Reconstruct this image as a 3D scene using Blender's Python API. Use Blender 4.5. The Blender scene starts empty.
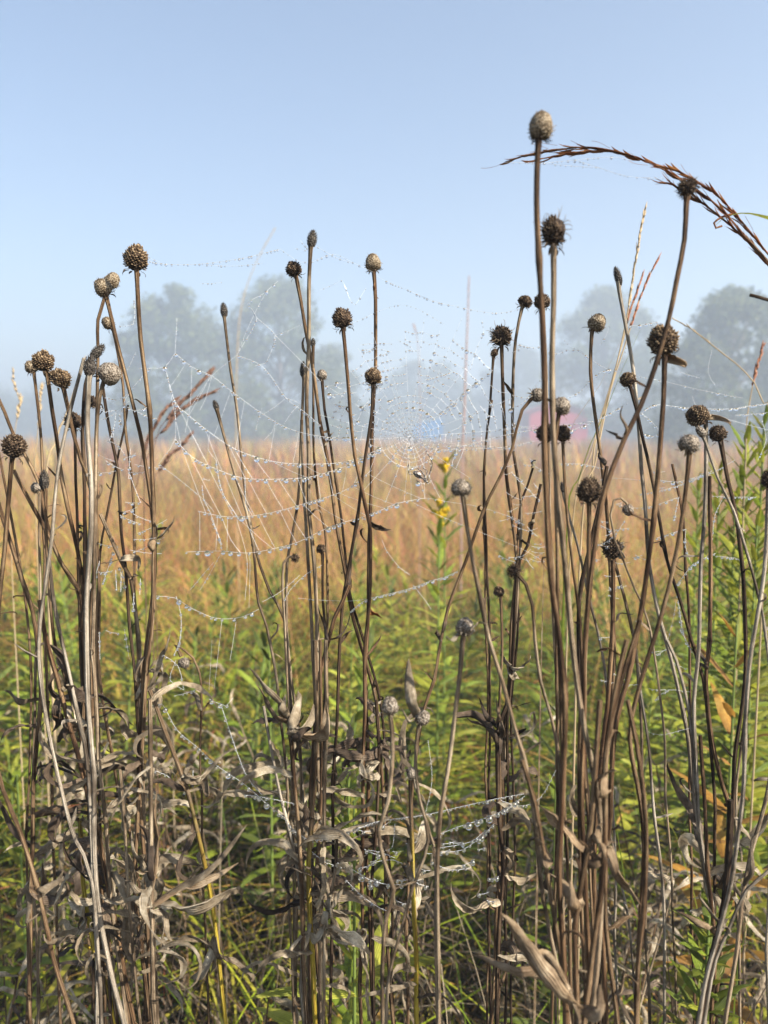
import bpy, bmesh, math, random
import numpy as np
from mathutils import Vector, Matrix, Quaternion, noise
random.seed(7); rng = np.random.default_rng(11)
S = bpy.context.scene; COL = S.collection
F = 780.0; CAMZ = 1.0; HOR = 433.0
PITCH = math.atan((512-HOR)/F)
CAM = Vector((0, 0, CAMZ))
FW = Vector((0, math.cos(PITCH), -math.sin(PITCH))); UP = Vector((0, math.sin(PITCH), math.cos(PITCH))); RT = Vector((1, 0, 0))
def at(px, py, d):
    return CAM + d*(FW + RT*((px-384)/F) + UP*((512-py)/F))
def R(a, b): return random.uniform(a, b)
# ---------------------------------------------------------------- materials
def newmat(name):
    m = bpy.data.materials.new(name); m.use_nodes = True
    nt = m.node_tree; b = nt.nodes['Principled BSDF']; return m, nt, b
def ramp(nt, fac, stops):
    r = nt.nodes.new('ShaderNodeValToRGB'); e = r.color_ramp.elements
    while len(e) < len(stops): e.new(0.5)
    for i, (p, c) in enumerate(stops): e[i].position = p; e[i].color = (*c, 1)
    nt.links.new(fac, r.inputs[0]); return r.outputs[0]
def noise_tex(nt, scale, stretch=(1, 1, 1), detail=4, coord='Object', rough=.6):
    tc = nt.nodes.new('ShaderNodeTexCoord'); mp = nt.nodes.new('ShaderNodeMapping'); mp.inputs['Scale'].default_value = stretch
    nt.links.new(tc.outputs[coord], mp.inputs[0]); n = nt.nodes.new('ShaderNodeTexNoise')
    n.inputs['Scale'].default_value = scale; n.inputs['Detail'].default_value = detail; n.inputs['Roughness'].default_value = rough
    nt.links.new(mp.outputs[0], n.inputs[0]); return n.outputs['Fac']
def add_bump(nt, b, h, dist, strength=1):
    bp = nt.nodes.new('ShaderNodeBump'); bp.inputs['Distance'].default_value = dist; bp.inputs['Strength'].default_value = strength
    nt.links.new(h, bp.inputs['Height']); nt.links.new(bp.outputs[0], b.inputs['Normal'])
def mixc(nt, fac, a, b, typ='MIX'):
    m = nt.nodes.new('ShaderNodeMix'); m.data_type = 'RGBA'; m.blend_type = typ
    if isinstance(fac, float): m.inputs[0].default_value = fac
    else: nt.links.new(fac, m.inputs[0])
    for i, v in ((6, a), (7, b)):
        if isinstance(v, tuple): m.inputs[i].default_value = (*v, 1)
        else: nt.links.new(v, m.inputs[i])
    return m.outputs[2]
def stem_mat(name, cols, rough=.85, yellow=False):
    m, nt, b = newmat(name)
    f = noise_tex(nt, 1.0, (13, 2.2, 1), 6, 'UV', .7)      # streaks running along the stem
    g = noise_tex(nt, 30, (1, 1, 1), 5)                    # blotches
    c = ramp(nt, f, [(.3, cols[0]), (.5, cols[1]), (.68, cols[2])])  # streak ramp stretched dark to light, adding shadow and highlight contrast in colour
    dk = ramp(nt, g, [(.38, (.32, .29, .27)), (.5, (.95, .95, .95)), (.62, (1.25, 1.25, 1.25)), (.72, (.55, .5, .46))])
    c = mixc(nt, 1.0, c, dk, 'MULTIPLY')
    if yellow:
        tc = nt.nodes.new('ShaderNodeTexCoord'); sp = nt.nodes.new('ShaderNodeSeparateXYZ'); nt.links.new(tc.outputs['Object'], sp.inputs[0])
        ad = nt.nodes.new('ShaderNodeMath'); ad.operation = 'MULTIPLY_ADD'; nt.links.new(g, ad.inputs[0]); ad.inputs[1].default_value = .12
        nt.links.new(sp.outputs[2], ad.inputs[2])
        ym = ramp(nt, ad.outputs[0], [(.79, (1, 1, 1)), (.83, (0, 0, 0))])
        yc = ramp(nt, f, [(.33, (.16, .08, .02)), (.5, (.38, .27, .03)), (.66, (.60, .50, .08))])
        c = mixc(nt, ym, c, yc)
    nt.links.new(c, b.inputs['Base Color']); b.inputs['Roughness'].default_value = rough
    b.inputs['Specular IOR Level'].default_value = .15
    add_bump(nt, b, f, .0016); return m
M = {}
M['b'] = stem_mat('stem_brown', [(.022, .011, .006), (.135, .078, .040), (.46, .34, .20)])
M['r'] = stem_mat('stem_red_brown', [(.018, .008, .004), (.10, .052, .026), (.42, .28, .15)], .6)
M['t'] = stem_mat('stem_tan', [(.045, .028, .016), (.24, .17, .105), (.62, .51, .35)])
M['s'] = stem_mat('stem_silver', [(.07, .055, .038), (.29, .24, .18), (.66, .58, .46)])
M['d'] = stem_mat('stem_dark', [(.012, .006, .004), (.045, .027, .016), (.22, .15, .09)])
M['y'] = stem_mat('stem_yellow_foot', [(.03, .018, .01), (.14, .09, .05), (.42, .32, .2)], .5, True)
def head_mat(name, cols, sc, bumpd=.0007):
    m, nt, b = newmat(name)
    tc = nt.nodes.new('ShaderNodeTexCoord'); v = nt.nodes.new('ShaderNodeTexVoronoi'); v.inputs['Scale'].default_value = sc
    nt.links.new(tc.outputs['Object'], v.inputs[0])
    g = noise_tex(nt, 260, detail=5)
    c = ramp(nt, v.outputs['Distance'], [(.05, cols[2]), (.38, cols[1]), (.7, cols[0])])
    c = mixc(nt, 1.0, c, ramp(nt, g, [(.35, (.5, .46, .42)), (.55, (1, 1, 1)), (.75, (1.15, 1.15, 1.15))]), 'MULTIPLY')
    nt.links.new(c, b.inputs['Base Color']); b.inputs['Roughness'].default_value = .85; b.inputs['Specular IOR Level'].default_value = .2
    iv = nt.nodes.new('ShaderNodeMath'); iv.operation = 'SUBTRACT'; iv.inputs[0].default_value = 1; nt.links.new(v.outputs['Distance'], iv.inputs[1])
    add_bump(nt, b, iv.outputs[0], bumpd); return m
M['bald'] = head_mat('head_bald', [(.10, .07, .04), (.27, .215, .145), (.46, .39, .285)], 1000, .0006)
M['pale'] = head_mat('head_pale', [(.10, .08, .06), (.27, .225, .175), (.46, .41, .34)], 1000, .0007)
M['chaff'] = head_mat('head_chaff', [(.05, .03, .016), (.22, .15, .085), (.50, .39, .25)], 500)
M['darkh'] = head_mat('head_dark', [(.03, .018, .010), (.12, .08, .048), (.32, .24, .16)], 500)
M['core'] = head_mat('head_core', [(.02, .012, .008), (.055, .035, .022), (.11, .075, .05)], 700)
M['greyh'] = head_mat('head_grey', [(.025, .021, .018), (.085, .073, .06), (.2, .175, .145)], 1000)
def leaf_mat(name, cols, trans=.25, rough=.7, sc=60):
    m, nt, b = newmat(name)
    f = noise_tex(nt, sc, detail=6, rough=.7)
    c = ramp(nt, f, [(.3, cols[0]), (.5, cols[1]), (.7, cols[2])])
    uv = nt.nodes.new('ShaderNodeUVMap'); w = nt.nodes.new('ShaderNodeTexWave'); w.bands_direction = 'X'; w.inputs['Scale'].default_value = 3.5; w.inputs['Distortion'].default_value = 5; w.inputs['Detail'].default_value = 4
    nt.links.new(uv.outputs[0], w.inputs[0])
    c = mixc(nt, 1.0, c, ramp(nt, w.outputs['Fac'], [(0, (.84, .82, .80)), (.6, (1, 1, 1))]), 'MULTIPLY')
    oi = nt.nodes.new('ShaderNodeObjectInfo')
    c = mixc(nt, 1.0, c, ramp(nt, oi.outputs['Random'], [(0, (.55, .5, .46)), (.5, (.9, .88, .86)), (1, (1.15, 1.12, 1.08))]), 'MULTIPLY')
    nt.links.new(c, b.inputs['Base Color']); b.inputs['Roughness'].default_value = rough; b.inputs['Specular IOR Level'].default_value = .35
    add_bump(nt, b, w.outputs['Fac'], .0005, .8)
    tr = nt.nodes.new('ShaderNodeBsdfTranslucent'); nt.links.new(c, tr.inputs[0]); ms = nt.nodes.new('ShaderNodeMixShader'); ms.inputs[0].default_value = trans
    out = nt.nodes['Material Output']; nt.links.new(b.outputs[0], ms.inputs[1]); nt.links.new(tr.outputs[0], ms.inputs[2]); nt.links.new(ms.outputs[0], out.inputs[0])
    return m
M['dleaf'] = leaf_mat('leaf_dead_grey', [(.05, .036, .022), (.40, .325, .22), (.85, .77, .60)], .3)
M['tleaf'] = leaf_mat('leaf_dead_tan', [(.08, .045, .022), (.38, .27, .16), (.80, .66, .46)], .25)
M['kleaf'] = leaf_mat('leaf_dead_dark', [(.02, .013, .008), (.09, .062, .04), (.28, .21, .14)], .08)
M['gleaf'] = leaf_mat('leaf_green', [(.08, .12, .014), (.22, .30, .03), (.40, .48, .06)], .4, .45, 25)
M['yleaf'] = leaf_mat('leaf_yellow_green', [(.15, .18, .02), (.36, .39, .04), (.56, .55, .09)], .4, .5, 25)
M['oleaf'] = leaf_mat('leaf_olive', [(.05, .075, .014), (.10, .13, .02), (.17, .20, .035)], .35, .5, 25)
M['rust'] = leaf_mat('leaf_rust', [(.16, .045, .015), (.40, .15, .045), (.60, .32, .11)], .3, .5, 80)
M['orange'] = leaf_mat('leaf_orange', [(.2, .10, .02), (.42, .22, .04), (.55, .38, .1)], .35, .5, 30)
def simple(name, col, rough=.6, spec=.5, trans=0):
    m, nt, b = newmat(name); f = noise_tex(nt, 40)
    nt.links.new(ramp(nt, f, [(.3, tuple(x*.75 for x in col)), (.7, tuple(min(1, x*1.2) for x in col))]), b.inputs['Base Color'])
    b.inputs['Roughness'].default_value = rough; b.inputs['Specular IOR Level'].default_value = spec
    if trans:
        tr = nt.nodes.new('ShaderNodeBsdfTranslucent'); tr.inputs[0].default_value = (*col, 1); ms = nt.nodes.new('ShaderNodeMixShader'); ms.inputs[0].default_value = trans
        nt.links.new(b.outputs[0], ms.inputs[1]); nt.links.new(tr.outputs[0], ms.inputs[2]); nt.links.new(ms.outputs[0], nt.nodes['Material Output'].inputs[0])
    return m
M['gold'] = simple('goldenrod_flower', (.62, .42, .02), .7, .2, .25)
M['greenstem'] = simple('green_stem', (.14, .19, .04), .5)
M['bluetarp'] = simple('blue_cloth', (.03, .15, .34), .8, .2)
M['redpaint'] = simple('red_paint', (.38, .018, .026), .8, .2)
M['redroof'] = simple('red_roof', (.34, .03, .035), .8, .2)
M['frame'] = simple('white_paint', (.7, .7, .68), .4)
M['glassdark'] = simple('dark_glass', (.05, .06, .07), .1)
M['bark'] = simple('bark', (.12, .09, .07), .9)
m, nt, b = newmat('silk'); b.inputs['Base Color'].default_value = (.93, .94, .95, 1); b.inputs['Roughness'].default_value = .2; b.inputs['Specular IOR Level'].default_value = 1.0; M['silk'] = m
m, nt, b = newmat('dew_water')
gl = nt.nodes.new('ShaderNodeBsdfGlass'); gl.inputs['IOR'].default_value = 1.333; gl.inputs['Roughness'].default_value = 0.0
gg = nt.nodes.new('ShaderNodeBsdfGlossy'); gg.inputs['Roughness'].default_value = .22; mm = nt.nodes.new('ShaderNodeMixShader'); mm.inputs[0].default_value = .13
nt.links.new(gl.outputs[0], mm.inputs[1]); nt.links.new(gg.outputs[0], mm.inputs[2]); nt.links.new(mm.outputs[0], nt.nodes['Material Output'].inputs[0]); M['water'] = m
# spider
m, nt, b = newmat('spider_skin'); f = noise_tex(nt, 700, (1, 1, 1), 3)
nt.links.new(ramp(nt, f, [(.42, (.025, .02, .018)), (.5, (.10, .075, .06)), (.60, (.55, .52, .46))]), b.inputs['Base Color']); b.inputs['Roughness'].default_value = .5; M['spider'] = m
# attribute-coloured foliage (per blade plant colour, with shade painted into the low near grass)
def attr_mat(name, trans, rough=.55):
    m, nt, b = newmat(name); a = nt.nodes.new('ShaderNodeAttribute'); a.attribute_name = 'Col'
    nt.links.new(a.outputs['Color'], b.inputs['Base Color']); b.inputs['Roughness'].default_value = rough; b.inputs['Specular IOR Level'].default_value = .3
    tr = nt.nodes.new('ShaderNodeBsdfTranslucent'); nt.links.new(a.outputs['Color'], tr.inputs[0]); ms = nt.nodes.new('ShaderNodeMixShader'); ms.inputs[0].default_value = trans
    nt.links.new(b.outputs[0], ms.inputs[1]); nt.links.new(tr.outputs[0], ms.inputs[2]); nt.links.new(ms.outputs[0], nt.nodes['Material Output'].inputs[0]); return m
M['grass'] = attr_mat('grass_blades', .35); M['crown'] = attr_mat('tree_leaves', .3, .6)
m, nt, b = newmat('soil'); f = noise_tex(nt, 14, detail=8); f2 = noise_tex(nt, 60, detail=6)
nt.links.new(mixc(nt, f2, ramp(nt, f, [(.3, (.022, .018, .010)), (.6, (.06, .05, .025)), (.8, (.09, .085, .03))]), (.07, .055, .035)), b.inputs['Base Color'])
b.inputs['Roughness'].default_value = .95; add_bump(nt, b, f2, .02); M['soil'] = m
# ---------------------------------------------------------------- mesh helpers
class MB:
    def __init__(s): s.v = []; s.f = []; s.uv = []; s.m = []
    def quadgrid(s, rows, close=False, mi=0, vs=None):
        vs = vs or 1/len(rows)
        b0 = len(s.v); n = len(rows[0]); 
        for r in rows: s.v += [tuple(p) for p in r]
        for i in range(len(rows)-1):
            for j in range(n if close else n-1):
                k = (j+1) % n
                s.f.append((b0+i*n+j, b0+i*n+k, b0+(i+1)*n+k, b0+(i+1)*n+j)); s.m.append(mi)
                s.uv.append(((j/n, i*vs), ((j+1)/n, i*vs), ((j+1)/n, (i+1)*vs), (j/n, (i+1)*vs)))
    def fan(s, ring, tip, mi=0, flip=False):
        b0 = len(s.v); s.v += [tuple(p) for p in ring]+[tuple(tip)]; n = len(ring)
        for j in range(n):
            k = (j+1) % n; s.f.append((b0+k, b0+j, b0+n) if flip else (b0+j, b0+k, b0+n)); s.m.append(mi); s.uv.append(((0, 0), (1, 0), (.5, 1)))
    def tube(s, pts, rad, n=8, ridge=0, mi=0, cap=True, vs=None):
        pts = [Vector(p) for p in pts]; rows = []; 
        t = (pts[1]-pts[0]).normalized(); side = t.orthogonal().normalized()
        for i, p in enumerate(pts):
            t2 = (pts[min(i+1, len(pts)-1)]-pts[max(i-1, 0)]).normalized()
            side = (side - t2*side.dot(t2)).normalized(); up = t2.cross(side); r = rad[i] if hasattr(rad, '__len__') else rad
            rows.append([p+(side*math.cos(a)+up*math.sin(a))*r*(1+ridge*(1 if j % 2 else -1)) for j, a in ((j, 2*math.pi*j/n) for j in range(n))])
        s.quadgrid(rows, True, mi, vs)
        if cap:
            s.fan(rows[0], pts[0], mi, True); s.fan(rows[-1], pts[-1], mi)
    def ellipsoid(s, c, rx, rz, axis, nu=14, nv=10, jit=0, mi=0, ry=None):
        axis = Vector(axis).normalized(); q = Vector((0, 0, 1)).rotation_difference(axis); rows = []; ry = ry or rx
        for i in range(nv+1):
            th = math.pi*i/nv; row = []
            for j in range(nu):
                a = 2*math.pi*j/nu; k = 1+R(-jit, jit) if 0 < i < nv else 1
                row.append(Vector(c)+q@Vector((rx*math.sin(th)*math.cos(a)*k, ry*math.sin(th)*math.sin(a)*k, -rz*math.cos(th)*k)))
            rows.append(row)
        s.quadgrid(rows, True, mi)
    def box(s, lo, hi, mi=0):
        x0, y0, z0 = lo; x1, y1, z1 = hi; b0 = len(s.v)
        s.v += [(x0,y0,z0),(x1,y0,z0),(x1,y1,z0),(x0,y1,z0),(x0,y0,z1),(x1,y0,z1),(x1,y1,z1),(x0,y1,z1)]
        for q in ((0,3,2,1),(4,5,6,7),(0,1,5,4),(1,2,6,5),(2,3,7,6),(3,0,4,7)):
            s.f.append(tuple(b0+i for i in q)); s.m.append(mi); s.uv.append(((0,0),(1,0),(1,1),(0,1)))
    def build(s, name, mats, parent=None, origin=None, smooth=True):
        me = bpy.data.meshes.new(name); o0 = Vector(origin) if origin is not None else Vector((0, 0, 0))
        me.from_pydata([tuple(Vector(p)-o0) for p in s.v], [], s.f); mats = mats if isinstance(mats, list) else [mats]
        for m_ in mats: me.materials.append(m_)
        me.polygons.foreach_set('material_index', s.m); me.polygons.foreach_set('use_smooth', [smooth]*len(s.f))
        ul = me.uv_layers.new(name='UVMap'); flat = [c for f_ in s.uv for u in f_ for c in u]; ul.data.foreach_set('uv', flat)
        o = bpy.data.objects.new(name, me); COL.objects.link(o)
        if parent: o.parent = parent; o.location = o0-parent.location if parent.parent is None and parent.type == 'EMPTY' else o0
        else: o.location = o0
        return o
def tag(o, label=None, cat=None, group=None, kind=None):
    if label: o['label'] = label
    if cat: o['category'] = cat
    if group: o['group'] = group
    if kind: o['kind'] = kind
    return o
def empty(name, loc, label, cat, group=None):
    o = bpy.data.objects.new(name, None); COL.objects.link(o); o.location = loc; o.empty_display_size = .02; tag(o, label, cat, group); return o
def smooth_path(pts, step):
    """Catmull-Rom through pts, resampled about every step"""
    P = [Vector(p) for p in pts]; P = [P[0]*2-P[1]]+P+[P[-1]*2-P[-2]]; out = []
    for i in range(1, len(P)-2):
        n = max(1, int((P[i+1]-P[i]).length/step))
        for k in range(n):
            t = k/n; a, b_, c, d = P[i-1:i+3]
            out.append(.5*((2*b_)+(c-a)*t+(2*a-5*b_+4*c-d)*t*t+(3*b_-a-3*c+d)*t**3))
    out.append(P[-2]); return out
def leaf_path(p0, d0, L, curl, axis, n=12, wob=.15, pw=1.6):
    """path that bends about axis, more and more towards the tip"""
    p = Vector(p0); d = Vector(d0).normalized(); axis = Vector(axis).normalized(); out = [p.copy()]
    for i in range(n):
        t = (i+.5)/n; d = Quaternion(axis, curl*(pw+1)*t**pw/n)@d
        d = (d+Vector((R(-1, 1), R(-1, 1), R(-1, 1)))*wob/n).normalized(); p = p+d*L/n; out.append(p.copy())
    return out
def add_leaf(mb, path, W, fold=.5, twist=0., wave=.1, side=None, mi=0, prof=None, crumple=.35):
    n = len(path)-1; t0 = (path[1]-path[0]).normalized()
    sd = Vector(side) if side is not None else t0.cross(Vector((0, 0, 1)))
    if sd.length < 1e-6: sd = t0.orthogonal()
    sd = (sd-t0*sd.dot(t0)).normalized(); rows = []; ph = R(0, 6)
    for i, p in enumerate(path):
        t = i/n; t2 = (path[min(i+1, n)]-path[max(i-1, 0)]).normalized(); sd = (sd-t2*sd.dot(t2))
        sd = sd.normalized() if sd.length > 1e-6 else t2.orthogonal()
        s2 = Quaternion(t2, twist*t)@sd; nr = t2.cross(s2)
        w = W*.5*((prof(t)) if prof else (math.sin(math.pi*min(1, t*.93+.07)**.75)**.8*.97+.03))
        row = []
        for u in (-1, -.5, 0, .5, 1):
            row.append(p+s2*w*u*math.cos(fold*.6)+nr*w*(abs(u)*math.sin(fold)+wave*abs(u)*math.sin(ph+t*11+u*2)+crumple*noise.noise(Vector((t*7+ph, u*2.1, ph)))))
        row[-1] = row[-1]+s2*w*crumple*.6*noise.noise(Vector((t*9, 3, ph+5)))
        rows.append(row)
    mb.quadgrid(rows, False, mi)
    b0 = len(mb.v)
# ---------------------------------------------------------------- camera, light, world
cd = bpy.data.cameras.new('camera'); cam = bpy.data.objects.new('camera', cd); COL.objects.link(cam); S.camera = cam
cam.location = CAM; cam.rotation_euler = (math.pi/2-PITCH, 0, 0); cd.sensor_fit = 'VERTICAL'; cd.sensor_height = 36; cd.sensor_width = 27
cd.lens = F/1024*36; cd.clip_start = .02; cd.clip_end = 1000
cd.dof.use_dof = True; cd.dof.focus_distance = .5; cd.dof.aperture_fstop = cd.lens/3.1
SUN = Vector((.66, -.44, .61)).normalized()
el = math.asin(SUN.z); az = math.atan2(SUN.x, SUN.y)
sd_ = bpy.data.lights.new('sun', 'SUN'); sd_.energy = 5.0; sd_.angle = math.radians(.6); sd_.color = (1, .93, .82)
so = bpy.data.objects.new('sun', sd_); COL.objects.link(so); so.rotation_euler = (-SUN).to_track_quat('-Z', 'Y').to_euler(); so.location = (0, 0, 40)
W = bpy.data.worlds.new('World'); S.world = W; W.use_nodes = True; wn = W.node_tree; bg = wn.nodes['Background']
sk = wn.nodes.new('ShaderNodeTexSky'); sk.sky_type = 'NISHITA'; sk.sun_disc = False; sk.sun_elevation = el; sk.sun_rotation = az
sk.air_density = 1.0; sk.dust_density = 1.5; sk.ozone_density = 1.0
wn.links.new(sk.outputs[0], bg.inputs[0]); bg.inputs[1].default_value = .075
S.view_settings.view_transform = 'Standard'; S.view_settings.look = 'None'; S.view_settings.exposure = 1.5; S.view_settings.gamma = 1; S.view_settings.use_curve_mapping = False
S.render.engine = 'CYCLES'; cy = S.cycles; cy.use_denoising = True; cy.max_bounces = 8; cy.diffuse_bounces = 3; cy.glossy_bounces = 3; cy.transmission_bounces = 6
cy.volume_bounces = 2; cy.transparent_max_bounces = 8; cy.caustics_reflective = False; cy.caustics_refractive = False; cy.sample_clamp_indirect = 4
# haze
mb = MB(); mb.box((-110, -32, -2), (110, 152, 11.6)); hz = mb.build('haze', bpy.data.materials.new('haze_air'), smooth=False); tag(hz, kind='stuff', label='pale morning mist thickening over the meadow towards the trees', cat='haze')
hm = hz.data.materials[0]; hm.use_nodes = True; nt = hm.node_tree; nt.nodes.clear(); o_ = nt.nodes.new('ShaderNodeOutputMaterial'); pv = nt.nodes.new('ShaderNodeVolumePrincipled')
pv.inputs['Color'].default_value = (.60, .69, .80, 1); pv.inputs['Density'].default_value = .0180; pv.inputs['Anisotropy'].default_value = .2
nt.links.new(pv.outputs[0], o_.inputs['Volume'])
# ground
me = bpy.data.meshes.new('ground'); nx, ny = 60, 60; vs = []; fs = []
for j in range(ny+1):
    for i in range(nx+1):
        x = -100+200*i/nx; y = -30+180*j/ny; vs.append((x, y, .25*noise.noise(Vector((x*.05, y*.05, 0)))*min(1, max(0, (y-4)/15))))
for j in range(ny):
    for i in range(nx): k = j*(nx+1)+i; fs.append((k, k+1, k+nx+2, k+nx+1))
me.from_pydata(vs, [], fs); me.materials.append(M['soil']); g = bpy.data.objects.new('ground', me); COL.objects.link(g); tag(g, kind='structure')
# ---------------------------------------------------------------- grass (uncountable blades)
def blades(name, n, ymin, ymax, xk, hrange, wrange, bend, cols_low, cols_top, S_=6, power=1.0, label='', xoff=.3, name_seed=0.):
    u = rng.random(n); y = ymin+(ymax-ymin)*u**power; x = (rng.random(n)*2-1)*(y*xk+xoff)
    # clumping
    x += .06*np.sin(y*37+x*9)*np.minimum(y, 3); hmul = 1-.22*np.abs(np.sin(x*3.1+1)*np.cos(y*2.3))
    h = rng.uniform(*hrange, n)*hmul; w = rng.uniform(*wrange, n); a = rng.random(n)*2*np.pi; b = rng.uniform(*bend, n)
    la = np.stack([np.cos(a), np.sin(a), 0*a], 1); a2 = a+np.pi/2+rng.uniform(-.6, .6, n); sdv = np.stack([np.cos(a2), np.sin(a2), 0*a], 1)
    base = np.stack([x, y, 0*x-.02], 1); ts = np.linspace(0, 1, S_+1); V = np.zeros((n, S_+1, 2, 3)); C = np.ones((n, S_+1, 2, 4))
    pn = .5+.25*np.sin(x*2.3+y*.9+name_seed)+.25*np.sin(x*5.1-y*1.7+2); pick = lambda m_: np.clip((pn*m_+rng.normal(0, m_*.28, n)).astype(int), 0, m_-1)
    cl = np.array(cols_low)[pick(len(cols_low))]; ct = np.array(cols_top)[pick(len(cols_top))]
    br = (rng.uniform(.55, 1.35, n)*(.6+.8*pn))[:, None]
    for k, t in enumerate(ts):
        p = base+la*(h*b*t**2.2)[:, None]; p[:, 2] += h*(t-b*.55*t**3)
        ww = (w*.5*(1-t**1.6)+.0003)[:, None]*sdv; V[:, k, 0] = p-ww; V[:, k, 1] = p+ww
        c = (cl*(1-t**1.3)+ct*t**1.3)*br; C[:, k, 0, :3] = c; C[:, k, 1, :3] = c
    idx = np.arange(n*(S_+1)*2).reshape(n, S_+1, 2)
    Fq = np.stack([idx[:, :-1, 0], idx[:, :-1, 1], idx[:, 1:, 1], idx[:, 1:, 0]], -1).reshape(-1, 4)
    me = bpy.data.meshes.new(name); nv = n*(S_+1)*2; me.vertices.add(nv); me.vertices.foreach_set('co', V.reshape(-1).astype(np.float32))
    me.loops.add(Fq.size); me.loops.foreach_set('vertex_index', Fq.reshape(-1).astype(np.int32)); me.polygons.add(len(Fq))
    me.polygons.foreach_set('loop_start', np.arange(0, Fq.size, 4, dtype=np.int32)); me.polygons.foreach_set('use_smooth', np.ones(len(Fq), bool)); me.update(calc_edges=True)
    at_ = me.color_attributes.new('Col', 'FLOAT_COLOR', 'POINT'); at_.data.foreach_set('color', C.reshape(-1).astype(np.float32))
    me.materials.append(M['grass']); o = bpy.data.objects.new(name, me); COL.objects.link(o); tag(o, label, 'grass', kind='stuff'); return o
GR = [(.12, .19, .015), (.28, .34, .02), (.42, .43, .03), (.50, .44, .055), (.19, .26, .02)]
DK = [(.018, .025, .006), (.035, .028, .012), (.025, .018, .010), (.025, .038, .008)]  # near-black tones: deep shade between the plants put into blade colour
TA = [(.46, .19, .085), (.48, .155, .08), (.33, .21, .07), (.36, .10, .055), (.46, .29, .14)]
OL = [(.40, .35, .035), (.52, .39, .07), (.34, .36, .03), (.54, .31, .08)]
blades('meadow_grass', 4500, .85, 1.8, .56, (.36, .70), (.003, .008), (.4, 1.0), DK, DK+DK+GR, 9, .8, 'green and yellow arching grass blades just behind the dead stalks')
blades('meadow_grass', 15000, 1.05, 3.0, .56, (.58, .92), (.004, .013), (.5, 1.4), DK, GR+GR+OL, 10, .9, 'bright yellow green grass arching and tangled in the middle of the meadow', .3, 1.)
blades('meadow_grass', 900, 1.2, 3.0, .56, (.6, .86), (.004, .009), (.5, 1.1), TA, TA, 9, .9, 'scattered rusty orange blades among the green grass', .3, 7.)
blades('meadow_grass', 2600, 1.6, 5, .58, (.72, 1.0), (.002, .004), (.1, .5), OL, TA, 8, .8, 'thin russet seed stalks standing out of the meadow grass', .3, 5.)
blades('meadow_grass', 30000, 2.3, 14, .58, (.60, .94), (.003, .010), (.3, 1.0), OL+TA, TA+OL+TA+TA+GR[:2], 8, 1.3, 'russet and tan grass blades of the misty back meadow', .3, 2.)
blades('meadow_grass', 700, 4, 26, .6, (.95, 1.28), (.004, .010), (.15, .6), OL, TA, 7, 1.0, 'sparse taller russet stalks breaking the skyline of the far meadow', .3, 6.)
blades('meadow_grass', 40000, 12, 75, .62, (.5, 1.2), (.012, .04), (.05, .6), TA+OL, TA+TA+OL, 4, 1.1, 'far russet grass fading into the mist below the trees', .3, 3.)
LT = [(.018, .013, .008), (.04, .03, .019), (.09, .068, .045), (.20, .155, .105), (.03, .021, .013)]  # dead leaf greys, darkened to paint the shaded gaps between leaves
blades('dead_leaf_litter', 9000, .56, 1.35, .56, (.22, .60), (.003, .009), (.7, 1.6), [(.015, .011, .007)], LT+LT+[(.34, .28, .2)], 10, .9, 'tangle of withered grey leaves and blades low between the stalks', .15, 9.)  # near-black blade bases paint the shade low in the tangle
blades('dead_leaf_litter', 3500, .62, 1.5, .56, (.40, .74), (.0012, .003), (.1, .9), [(.03, .02, .012)], [(.22, .15, .09), (.34, .27, .18), (.10, .065, .04)], 8, .9, 'fine dead twigs and straws low between the stalks', .15, 4.)
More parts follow.
